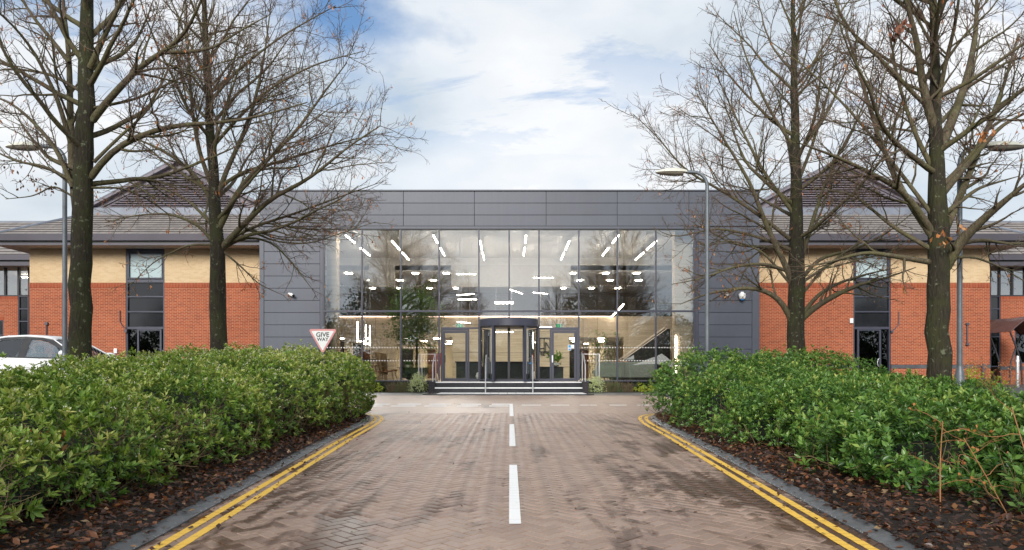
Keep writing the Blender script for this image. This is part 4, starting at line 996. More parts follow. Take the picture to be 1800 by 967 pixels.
# high table with stools
x = XA(661, 34.2); r = root('high_table', 'dark high table on splayed timber legs behind the plywood armchair', 'table', (x, 34.2, PLAT))
B().box(x - .62, x + .62, 33.9, 34.5, PLAT + 1.0, PLAT + 1.05).build('table_top', M['black'], r, bevel=.01)
for dx in (-.5, .5):
    for dy in (-.22, .22): B().tube([(x + dx*.8, 34.2 + dy*.8, PLAT + 1.0), (x + dx, 34.2 + dy, PLAT)], .025, 6).build('leg', M['ply'], r, smooth=True)
for k, dx in enumerate((-.42, .0, .42)):
    xs_ = x + dx; r = root('bar_stool', 'slender timber bar stool tucked at the dark high table', 'stool', (xs_, 33.65, PLAT), 'stools at the high table')
    B().lathe([(.05, .70), (.17, .71), (.18, .74), (.17, .76)], (xs_, 33.65, PLAT), 14).build('seat', M['ply'], r, smooth=True)
    for a in range(4):
        an = R(45 + 90*a); B().tube([(xs_ + .1*math.cos(an), 33.65 + .1*math.sin(an), PLAT + .71), (xs_ + .2*math.cos(an), 33.65 + .2*math.sin(an), PLAT)], .016, 6).build('leg', M['ply'], r, smooth=True)
# big bowl planter and its tree are built with the plants; low tables
x0, x1 = XA(802, 36), XA(933, 36); r = root('reception_desk', 'long dark reception desk in front of the concrete wall', 'desk', ((x0+x1)/2, 36, PLAT))
B().box(x0, x1, 35.9, 36.7, PLAT, PLAT + .92).build('front_panel', M['desk'], r, bevel=.02)
B().box(x0 - .05, x1 + .05, 35.84, 36.75, PLAT + .92, PLAT + .97).build('desk_top', M['black'], r, bevel=.01)
for k in range(1, 6): B().box(x0 + (x1-x0)*k/6 - .004, x0 + (x1-x0)*k/6 + .004, 35.895, 35.9, PLAT + .03, PLAT + .9).build('panel_joint', M['black'], r)
x0, x1 = XA(948, 35.5), XA(990, 35.5); r = root('low_cabinet', 'low dark cabinet carrying a white bowl of foliage by the lettered wall', 'cabinet', ((x0+x1)/2, 35.5, PLAT))
B().box(x0, x1, 35.4, 35.9, PLAT + .06, PLAT + .66).build('carcass', M['desk'], r, bevel=.01); B().box(x0 - .03, x1 + .03, 35.36, 35.94, PLAT + .66, PLAT + .70).build('cabinet_top', M['black'], r); B().box(x0 + .05, x1 - .05, 35.46, 35.86, PLAT, PLAT + .06).build('base', M['black'], r)
x = XA(848, 33.5); r = tag(B().lathe([(.1, 0), (.26, .05), (.33, .20), (.28, .38), (.10, .46)], (x, 33.5, PLAT), 18).build('floor_pouf', M['white'], smooth=True), 'round pale floor pouf near the foot of the revolving door', 'pouf')
# long sofa in curved sage upholstery on the right
x0, x1 = XA(1040, 33.6), XA(1153, 33.6); r = root('sofa', 'long sage green curved back sofa standing close behind the glass', 'sofa', ((x0+x1)/2, 33.6, PLAT))
zb0, zb1 = PLAT + .16, ZA(636.5, 33.6)
B().prism([(x0 + .35, zb0), (x1 - .12, zb0), (x1, zb0 + .12), (x1, zb1), (x0 + .45, zb1), (x0, zb0 + .25), (x0 + .12, zb0 + .08)], 'y', 33.35, 33.62).build('backrest', M['sage'], r, bevel=.05)
B().box(x0 + .2, x1 - .05, 33.62, 34.4, zb0, zb0 + .32).build('seat', M['sage'], r, bevel=.06)
B().box((x0+x1)/2 - .006, (x0+x1)/2 + .006, 33.342, 33.36, zb0 + .05, zb1 - .03).build('seam', M['ceil_dk'], r)
for k in range(5):
    xx = x0 + .35 + (x1 - x0 - .5) * k / 4
    B().tube([(xx, 33.48, zb0), (xx, 33.45, PLAT)], .02, 6).build('leg', M['black'], r); B().tube([(xx, 34.3, zb0), (xx, 34.33, PLAT)], .02, 6).build('leg', M['black'], r)
for px_ in (1082, 1096, 1138): 
    xx = XA(px_, 33.9); tag(B().box(xx - .2, xx + .2, 33.64, 33.8, zb1 - .35, zb1 + .06).build('cushion', M['leather'], bevel=.05), 'tan cushion showing over the back of the sage sofa', 'cushion', 'tan cushions on the sage sofa')
# staircase with lit handrails, dark wall under it
sa, sb = PX(1077, 640, 37.5), PX(1168, 575, 37.5)
sr = root('staircase', 'straight dark staircase with two lit handrails climbing behind the sofa', 'stairs', (sa[0], 37.5, PLAT))
B().prism([(sa[0], PLAT), (XA(1178, 37.5), PLAT), (XA(1178, 37.5), sb[2] - .1), (sb[0], sb[2] - .1), (sa[0], sa[2] - .15)], 'y', 37.52, 37.62).build('stair_wall', M['black'], sr)
for dz, dx in ((0, 0), (-.10, .10)):
    B().tube([(sa[0] + dx, 37.42, sa[2] + dz), (sb[0] + dx, 37.42, sb[2] + dz)], .016, 6).build('handrail', M['rail_light'], sr)
nst = 14
for k in range(nst):
    f0 = k / nst; xx = sa[0] + (sb[0] - sa[0]) * f0; zz = PLAT + (sb[2] - PLAT - .9) * f0
    B().box(xx, xx + (sb[0]-sa[0])/nst + .02, 37.63, 38.8, max(PLAT, zz), zz + .19).build('tread', M['ceil_dk'], sr)
# white mountain shaped film on the inside of the right-hand glass
fy = YF + .05
mt = root('glass_film', 'white mountain shaped film on the glass in front of the sofa', 'window film', (XA(1165, fy), fy, ZA(640, fy)))
def film(pts, y): B().prism([(XA(a, fy), ZA(d, fy)) for a, d in pts][::-1], 'y', y, y + .002).build('film_peak', M['film_w'], mt)
m, t, b, o = material('film_w'); t.nodes.remove(b)
tr = N(t, 'ShaderNodeBsdfTransparent'); df = N(t, 'ShaderNodeBsdfDiffuse'); df.inputs[0].default_value = (.5, .52, .5, 1); mxs = N(t, 'ShaderNodeMixShader'); mxs.inputs[0].default_value = .32
t.links.new(tr.outputs[0], mxs.inputs[1]); t.links.new(df.outputs[0], mxs.inputs[2]); t.links.new(mxs.outputs[0], o.inputs[0]); M['film_w'] = m
film([(1110, 642.5), (1128, 636), (1144, 629.5), (1152, 627), (1152, 640), (1132, 640)], fy + .001)
film([(1155, 626), (1163, 621.5), (1172, 628), (1182, 637), (1192, 643), (1180, 645), (1168, 642), (1155, 640)], fy + .001)
film([(1186, 642), (1194, 636), (1201, 631), (1201, 644)], fy + .005)
film([(1098, 632), (1106, 628.5), (1114.5, 623.8), (1114.5, 632)], fy + .005)
# ------------------------------------------------------------------ lamp columns
def lamp(label, x, y, z, top, rz, loc_group=None, arm=.52):
    r = root('street_lamp', label, 'lamp', (x, y, z)); OFF[r.name] = Vector((0, 0, 0)); r.rotation_euler = (0, 0, rz)
    h = top - z
    B().lathe([(.085, 0), (.085, .92), (.075, .955), (.052, 1.09)], (0, 0, 0), 20).build('base_column', M['galv'], r, smooth=True)
    B().box(-.035, .035, -.089, -.082, .35, .78).build('access_door', M['galv'], r, bevel=.004)
    B().lathe([(.050, 1.09), (.044, h - .42)], (0, 0, 0), 18).build('shaft', M['galv'], r, smooth=True)
    pts = [(0, 0, h - .42)] + [(-.34 + .34*math.cos(R(a)), 0, h - .42 + .34*math.sin(R(a))*1.0) for a in (15, 30, 45, 60, 75, 90)] + [(-arm, 0, h - .075)]
    B().tube(pts, .042, 12).build('bracket_arm', M['galv'], r, smooth=True)
    hb = B(); secs = []
    ox = -arm + .02
    prof = [(0, .055, .06, .05), (-.10, .10, .09, .075), (-.30, .125, .11, .085), (-.50, .12, .095, .07), (-.66, .085, .06, .045), (-.76, .03, .025, .015)]   # dx, half width, up, down
    n = 14; vs = []
    for dx, hw_, up, dn in prof:
        for k in range(n):
            a = 2*math.pi*k/n; sz = math.sin(a); vs.append((ox + dx, math.cos(a)*hw_, h - .085 + (up * sz if sz > 0 else .012 * sz)))
    fs = [(i*n+k, i*n+(k+1) % n, (i+1)*n+(k+1) % n, (i+1)*n+k) for i in range(len(prof)-1) for k in range(n)] + [tuple(range(n)), tuple((len(prof)-1)*n+k for k in range(n-1, -1, -1))]
    hd = hb.add(vs, fs).build('lamp_head', M['lamp_head'], r, smooth=True)
    vs = []
    for dx, hw_, up, dn in prof[1:]:
        for k in range(n):
            a = 2*math.pi*k/n; sz = math.sin(a); vs.append((ox + dx, math.cos(a)*hw_*.88, h - .092 + (dn * sz if sz < 0 else 0.004 * sz)))
    fs = [(i*n+k, i*n+(k+1) % n, (i+1)*n+(k+1) % n, (i+1)*n+k) for i in range(len(prof)-2) for k in range(n)] + [tuple(range(n))]
    B().add(vs, fs).build('diffuser', M['lamp_glass'], hd, smooth=True)
    return r
lamp('grey lamp column reaching its arm over the road at the right hedge end', XA(1243, 17), 17.0, ground_z(5, 17), ZA(297, 17), 0)
lamp('grey lamp column beside the parked white car', XA(114, 14.9), 14.9, .60, ZA(251, 14.9), 0)
lamp('grey lamp column standing by the small orange leaved bush', XA(1687, 13.2), 13.2, .30, ZA(250, 13.2), math.pi)

# ------------------------------------------------------------------ give way sign
Ys = 14.9; sx_, sz_ = XA(567.5, Ys), ZA(578.5, Ys)
sg_ = root('give_way_sign', 'triangular give way sign with faded pink border above the hedge end', 'sign', (sx_, Ys, gz(Ys)))
def tri(w_, zt__, y0, y1, rnd):
    hgt = w_ * math.sqrt(3) / 2; pts = []
    cs = [(-w_/2, 0), (w_/2, 0), (0, -hgt)]; cen = (0, -hgt/3)
    for i, (x, z) in enumerate(cs):
        base = math.atan2(z - cen[1], x - cen[0]); d = math.hypot(x - cen[0], z - cen[1]) - 2*rnd
        ccx, ccz = cen[0] + d*math.cos(base), cen[1] + d*math.sin(base)
        order = [-60, -30, 0, 30, 60]
        pts.append([(sx_ + ccx + rnd*math.cos(base + R(a)), zt__ + ccz + rnd*math.sin(base + R(a))) for a in order])
    poly = pts[0] + pts[2] + pts[1]
    return poly
W_ = .62
B().prism(tri(W_, sz_, 0, 0, .035), 'y', Ys - .012, Ys - .004).build('border', M['sign_pink'], sg_)
B().prism(tri(W_ * .79, sz_ - W_*.067, 0, 0, .012), 'y', Ys - .016, Ys - .0125).build('face', M['sign_white'], sg_)
for s_, h_, dz in (('GIVE', .135, -.125), ('WAY', .105, -.225)):
    me = text_mesh(s_, h_, .0012); me.materials.append(M['black'])
    o = bpy.data.objects.new('lettering', me); link(o, sg_, (sx_, Ys - .0185, sz_ + dz)); o.rotation_euler = (R(90), 0, 0)
B().tube([(sx_, Ys + .04, gz(Ys)), (sx_, Ys + .04, sz_ + .03)], .038, 12).build('post', M['galv'], sg_, smooth=True)
B().lathe([(.04, 0), (.035, .02), (.005, .03)], (sx_, Ys + .04, sz_ + .03), 12).build('post_cap', M['galv'], sg_, smooth=True)
# sign seen from behind, on its post by the right hedge end
Yk = 18.4; kx = XA(1221, Yk)
r = root('sign_back', 'grey green rectangular sign seen from behind on a short post', 'sign', (kx, Yk, ground_z(kx, Yk)))
B().box(XA(1201, Yk), XA(1242, Yk), Yk + .05, Yk + .06, ZA(645, Yk), ZA(623.5, Yk)).build('plate', M['sign_back'], r)
B().box(XA(1202, Yk), XA(1240, Yk), Yk + .03, Yk + .049, ZA(627.5, Yk), ZA(625.5, Yk)).build('channel', M['galv'], r)
B().tube([(kx, Yk, ground_z(kx, Yk)), (kx, Yk, ZA(621, Yk))], .05, 12).build('post', M['galv'], r, smooth=True)
B().tube([(kx, Yk, ZA(627.5, Yk)), (kx, Yk, ZA(624.5, Yk))], .062, 12).build('clamp', M['alu'], r, smooth=True)

# ------------------------------------------------------------------ parked car (faces right)
def make_car():
    Yc = 17.4; cz = .69; x0 = XA(212, Yc) - 4.05
    r = root('parked_car', 'white hatchback with dark pillars parked behind the clipped hedge', 'car', (x0 + 2, Yc + .85, cz))
    def W(x, y, z): return (x0 + x, Yc + .86 + y, cz + z)     # x from rear to nose, y half width, z above ground
    # lower body: stations (x, bottom, belt height, half width, top half width)
    st_ = [(0.0, .42, .70, .62, .55), (.08, .32, .88, .74, .66), (.35, .22, .98, .84, .78), (1.0, .20, .96, .87, .82), (2.0, .20, .93, .87, .82), (2.75, .20, .92, .87, .80), (3.2, .20, .88, .85, .74), (3.65, .22, .79, .80, .66), (3.92, .26, .68, .68, .56), (4.03, .36, .56, .50, .42)]
    vs = []; n = 0
    for (x, zb_, zt_, hw_, tw) in st_:
        ring = [(-hw_*.9, zb_), (-hw_, zb_ + .14), (-hw_*1.01, (zb_+zt_)*.52), (-hw_*.985, zt_ - .10), (-tw, zt_), (-tw*.5, zt_ + .028), (0, zt_ + .036), (tw*.5, zt_ + .028), (tw, zt_), (hw_*.985, zt_ - .10), (hw_*1.01, (zb_+zt_)*.52), (hw_, zb_ + .14), (hw_*.9, zb_)]
        n = len(ring); vs += [W(x, y, z) for y, z in ring]
    fs = [(i*n+k, i*n+k+1, (i+1)*n+k+1, (i+1)*n+k) for i in range(len(st_)-1) for k in range(n-1)] + [tuple(range(n)), tuple((len(st_)-1)*n+k for k in range(n-1, -1, -1))]
    fs += [(i*n, (i+1)*n, (i+1)*n+n-1, i*n+n-1) for i in range(len(st_)-1)]
    o = B().add(vs, fs).build('body', M['car_paint'], r, smooth=True)
    # roof shell with pillars: polygons between belt and roof line
    belt = [(.10, .93), (1.0, .955), (2.0, .93), (3.02, .905)]
    roofp = [(.30, 1.33), (.55, 1.40), (1.0, 1.465), (1.5, 1.485), (1.95, 1.455), (2.25, 1.385)]
    vs = []
    for x, z in roofp:
        hw_ = .60 if x > .4 else .57
        vs += [W(x, -hw_, z), W(x, -hw_*.85, z + .022), W(x, 0, z + .04), W(x, hw_*.85, z + .022), W(x, hw_, z)]
    o = B().add(vs, [(i*5+k, i*5+k+1, (i+1)*5+k+1, (i+1)*5+k) for i in range(len(roofp)-1) for k in range(4)]).build('roof', M['car_paint'], r, smooth=True)
    sm = o.modifiers.new('s', 'SOLIDIFY'); sm.thickness = .04; sm.offset = -1
    B().prism([(x0 + .22, cz + 1.37), (x0 + .62, cz + 1.44), (x0 + .58, cz + 1.47), (x0 + .17, cz + 1.43)], 'y', Yc + .86 - .52, Yc + .86 + .52).build('rear_spoiler', M['car_paint'], r, bevel=.01)
    B().prism([(x0 + .62, cz + 1.47), (x0 + .76, cz + 1.475), (x0 + .63, cz + 1.56)], 'y', Yc + .84, Yc + .88).build('aerial_fin', M['car_paint'], r)
    for s in (-1, 1):
        def S(x, z): 
            t = min(1, max(0, (z - .92) / .53)); return W(x, s * (.815 - .215 * t), z)
        def quad(name, pts, mt, th=.012, par=r):
            b_ = B().add([S(x, z) for x, z in pts], [tuple(range(len(pts)))]); o_ = b_.build(name, mt, par); q_ = o_.modifiers.new('s', 'SOLIDIFY'); q_.thickness = th; q_.offset = 0; return o_
        quad('front_side_window', [(1.60, .955), (2.62, .935), (2.32, 1.24), (2.02, 1.37), (1.66, 1.415)], M['car_glass'])
        quad('rear_side_window', [(.62, 1.0), (1.42, .965), (1.44, 1.415), (.92, 1.375), (.66, 1.26)], M['car_glass'])
        quad('centre_pillar', [(1.42, .955), (1.60, .95), (1.66, 1.425), (1.44, 1.425)], M['trim'], .02)
        quad('front_quarter_window', [(2.64, .935), (2.86, .925), (2.40, 1.20)], M['car_glass'])
        quad('windscreen_pillar', [(3.00, .915), (3.10, .91), (2.28, 1.395), (2.20, 1.42)], M['car_paint'], .03)
        quad('rear_pillar', [(.06, .93), (.58, .985), (.62, 1.27), (.88, 1.385), (.5, 1.40), (.26, 1.33)], M['car_paint'], .03)
        quad('window_surround', [(.60, .97), (2.96, .918), (2.96, .94), (.60, 1.0)], M['trim'], .022)
        quad('roof_rail_trim', [(.64, 1.28), (.92, 1.39), (1.5, 1.435), (2.02, 1.39), (2.86, .95), (2.98, .92), (2.24, 1.405), (1.95, 1.445), (1.5, 1.475), (.9, 1.42), (.58, 1.28)], M['trim'], .018)
        mb = B(); c0 = Vector(W(2.68, s*1.0, 1.05))
        vs = []; nn = 10
        for dx, rr in ((-.06, .03), (-.03, .085), (.06, .09), (.14, .06), (.17, .02)):
            for k in range(nn):
                a = 2*math.pi*k/nn; vs.append((c0.x + dx, c0.y + math.cos(a)*rr*1.35, c0.z + math.sin(a)*rr*.95))
        o_ = mb.add(vs, [(i*nn+k, i*nn+(k+1) % nn, (i+1)*nn+(k+1) % nn, (i+1)*nn+k) for i in range(4) for k in range(nn)] + [tuple(range(nn)), tuple(4*nn+k for k in range(nn-1, -1, -1))]).build('door_mirror', M['car_paint'], r, smooth=True)
        B().tube([W(2.70, s*.80, .95), W(2.70, s*.95, 1.0)], .03, 8).build('mirror_arm', M['trim'], o_, smooth=True)
        for xw in (.72, 3.28):
            ty = B(); yy = s * .86
            ty.tube([W(xw, yy - s*.20, .315), W(xw, yy - s*.18, .315), W(xw, yy - s*.01, .315), W(xw, yy, .315)], [.28, .315, .315, .28], 28)
            wh = ty.build('wheel', M['rubber'], r, smooth=True)
            B().tube([W(xw, yy - s*.02, .315), W(xw, yy + s*.012, .315)], [.21, .19], 20).build('rim', M['alu'], wh, smooth=True)
        B().box(x0 + 3.70, x0 + 3.96, Yc + .86 + s*.52, Yc + .86 + s*.66, cz + .60, cz + .70).build('headlight', M['lamp_head'], r, bevel=.02)
        B().box(x0 + .02, x0 + .14, Yc + .86 + s*.55, Yc + .86 + s*.70, cz + .70, cz + .90).build('tail_light', M['red_fabric'], r, bevel=.02)
    B().add([W(3.05, -.76, .925), W(3.05, .76, .925), W(2.26, .56, 1.405), W(2.26, -.56, 1.405)], [(0, 1, 2, 3)]).build('windscreen', M['car_glass'], r)
    B().add([W(.08, -.70, .95), W(.08, .70, .95), W(.30, .55, 1.34), W(.30, -.55, 1.34)], [(0, 3, 2, 1)]).build('rear_window', M['car_glass'], r)
    for xs_, yy in ((1.85, -.37), (1.85, .37), (1.0, -.37), (1.0, .37)):
        se = B(); se.prism([(x0 + xs_ - .12, cz + .5), (x0 + xs_ + .02, cz + .5), (x0 + xs_ - .10, cz + 1.08), (x0 + xs_ - .22, cz + 1.08)], 'y', Yc + .86 + yy - .22, Yc + .86 + yy + .22)
        se.prism([(x0 + xs_ - .20, cz + 1.10), (x0 + xs_ - .10, cz + 1.10), (x0 + xs_ - .12, cz + 1.28), (x0 + xs_ - .21, cz + 1.28)], 'y', Yc + .86 + yy - .12, Yc + .86 + yy + .12)
        se.build('seat', M['trim'], r, bevel=.03)
make_car()

# ------------------------------------------------------------------ cycle shelter and bollards at the right edge
Yh = 33.0; hx0 = XA(1777, Yh)
r = root('cycle_shelter', 'brown curved roof cycle shelter on bowed dark steel legs', 'shelter', (hx0 + 1.2, Yh, ZB))
arc = [(hx0 + 2.6 * t, ZA(582, Yh) + .95 * math.sin(math.pi * (.06 + t * .88)) ** 1 - .18) for t in [k / 12 for k in range(13)]]
pl_ = [(x, z) for x, z in arc] + [(x, z - .03) for x, z in reversed(arc)]
B().prism(pl_[::-1], 'y', Yh, Yh + 3.0).build('roof_sheet', M['shelter'], r, smooth=True)
for yy in (Yh + .05, Yh + 1.5, Yh + 2.9):
    B().tube([(x, yy, z - .05) for x, z in arc], .03, 8).build('roof_hoop', M['frame_dk'], r, smooth=True)
    for e, s in ((arc[0], 1), (arc[-1], -1)):
        B().tube([(e[0], yy, e[1] - .03), (e[0] + s*.28, yy, e[1] - .75), (e[0] + s*.52, yy, e[1] - 1.5), (e[0] + s*.58, yy, ZB)], .04, 8).build('leg', M['frame_dk'], r, smooth=True)
Yp = 25.5; x = XA(1730, Yp)
tag(B().box(x - .055, x + .055, Yp, Yp + .11, .69, ZA(640, Yp)).build('bollard', M['fascia'], bevel=.012), 'plain square grey post before the brick plinth', 'bollard')
Yp = 27; x = XA(1788.5, Yp); r = root('bollard', 'round pale steel bollard in front of the cycle shelter leg', 'bollard', (x, Yp, .69))
B().lathe([(.06, 0), (.06, 1.15), (.05, 1.22), (.01, 1.24)], (x, Yp, .69), 14).build('post', M['steel'], r, smooth=True)
B().lathe([(.063, 1.0), (.063, 1.08)], (x, Yp, .69), 14).build('reflective_band', M['white'], r, smooth=True)
# ------------------------------------------------------------------ leaves (arrays of small folded blades)
LEAF = np.array([(0, 0, 0), (-.5, .55, .10), (.5, .55, .10), (0, .62, -.02), (0, 1, .02)])      # x across, y along, z up
LT = np.array([(0, 3, 1), (0, 2, 3), (1, 3, 4), (3, 2, 4)])
def unit(v): return v / np.maximum(np.linalg.norm(v, axis=-1, keepdims=True), 1e-9)
def blades(pos, along, up, length, width, var):
    """one folded blade per row"""
    along = unit(along); side = unit(np.cross(along, up)); nrm = np.cross(side, along)
    L = np.broadcast_to(length, (len(pos),))[:, None, None]; Wd = np.broadcast_to(width, (len(pos),))[:, None, None]
    V = pos[:, None] + LEAF[None, :, 0:1] * Wd * side[:, None] + LEAF[None, :, 1:2] * L * along[:, None] + LEAF[None, :, 2:3] * L * nrm[:, None]
    T = (LT[None] + (np.arange(len(pos)) * 5)[:, None, None]).reshape(-1, 3)
    return V.reshape(-1, 3), T, np.repeat(var, 4)
def rosettes(P, Nn, size, rg, nleaf=8, spread=(0.35, 1.15), varbase=None, young=0.0):
    """P points, Nn growth directions: whorls of blades (palmate leaves) around each shoot tip"""
    n = len(P); Nn = unit(Nn); ref = unit(np.cross(Nn, rg.normal(size=(n, 3)))); ref2 = np.cross(Nn, ref)
    base = varbase if varbase is not None else rg.random(n)
    out = []
    pos, al, up, ln, wd, va = [], [], [], [], [], []
    for k in range(nleaf):
        a = 2*np.pi*(k*0.382) + rg.normal(0, .25, n); e = rg.uniform(spread[0], spread[1], n)     # e: angle off the shoot axis
        rad = ref * np.cos(a)[:, None] + ref2 * np.sin(a)[:, None]
        d = Nn * np.cos(e)[:, None] + rad * np.sin(e)[:, None]
        s = size * rg.uniform(.5, 1.3, n)
        pos.append(P + Nn * (rg.uniform(-.6, .1, n) * size)[:, None]); al.append(d); up.append(Nn * np.sin(e)[:, None] - rad * np.cos(e)[:, None] + rg.normal(0, .2, (n, 3)))
        ln.append(s); wd.append(s * rg.uniform(.32, .46, n))
        v = np.clip(base * .75 + rg.normal(.1, .12, n) + young * (e < .6), 0, 1); va.append(v)
    return blades(np.concatenate(pos), np.concatenate(al), np.concatenate(up), np.concatenate(ln), np.concatenate(wd), np.concatenate(va))
def tubes(paths, radii, sides=3):
    """paths (N,P,3), radii (N,P) -> mesh arrays of quads"""
    n, p, _ = paths.shape
    t = np.empty_like(paths); t[:, 1:-1] = paths[:, 2:] - paths[:, :-2]; t[:, 0] = paths[:, 1] - paths[:, 0]; t[:, -1] = paths[:, -1] - paths[:, -2]
    t = unit(t); main = unit(paths[:, -1] - paths[:, 0]); ref = np.where(np.abs(main[:, 2:3]) < .8, np.array([[0, 0, 1.]]), np.array([[1., 0, 0]]))
    ref = unit(np.cross(main, ref))[:, None].repeat(p, 1)
    u = unit(ref - t * np.sum(ref * t, -1, keepdims=True)); v = np.cross(t, u)
    an = np.arange(sides) * 2*np.pi/sides
    V = paths[:, :, None] + radii[:, :, None, None] * (u[:, :, None] * np.cos(an)[None, None, :, None] + v[:, :, None] * np.sin(an)[None, None, :, None])
    i = np.arange(p - 1)[:, None]; k = np.arange(sides)[None]
    q = np.stack([i*sides + k, i*sides + (k+1) % sides, (i+1)*sides + (k+1) % sides, (i+1)*sides + k], -1).reshape(-1, 4)
    T = (q[None] + (np.arange(n) * p * sides)[:, None, None]).reshape(-1, 4)
    return V.reshape(-1, 3), T
def merge(parts):
    V, T, o = [], [], 0
    for v, t in parts: V.append(v); T.append(t + o); o += len(v)
    return np.concatenate(V), np.concatenate(T)
def grow(start, d, length, r0, r1, P, rg, trop=0.0, jit=.12, tropend=0.0):
    """vectorised wandering shoots"""
    n = len(start); pts = np.empty((n, P, 3)); pts[:, 0] = start; d = unit(d.copy()); st = (length / (P - 1))[:, None]
    for k in range(1, P):
        d = unit(d + rg.normal(0, jit, (n, 3)) + np.array([0, 0, 1.]) * (trop + tropend * k / P)); pts[:, k] = pts[:, k-1] + d * st
    f = np.linspace(0, 1, P)[None]; return pts, r0[:, None] * (1 - f) + r1[:, None] * f
def sample(paths, radii, par, t):
    p = paths.shape[1]; x = t * (p - 1); i = np.minimum(x.astype(int), p - 2); f = (x - i)[:, None]
    a, b_ = paths[par, i], paths[par, i+1]; ra, rb = radii[par, i], radii[par, i+1]
    return a + (b_ - a) * f, unit(b_ - a), ra + (rb - ra) * f[:, 0]
def children(paths, radii, lens, per, t0, ang, lf, rf, rg, cap=None):
    n = len(paths); cnt = np.maximum(1, np.round(per * lens).astype(int)); par = np.repeat(np.arange(n), cnt)
    t = t0 + (1 - t0) * rg.random(len(par)) ** .85
    pos, tan, r = sample(paths, radii, par, t)
    perp = unit(np.cross(tan, rg.normal(size=tan.shape))); a = rg.uniform(ang[0], ang[1], len(par))[:, None]
    d = tan * np.cos(a) + perp * np.sin(a)
    L = lens[par] * rg.uniform(lf[0], lf[1], len(par)) * (1 - .55 * t)
    if cap: L = np.minimum(L, cap)
    return pos, d, L, r * rg.uniform(rf[0], rf[1], len(par))

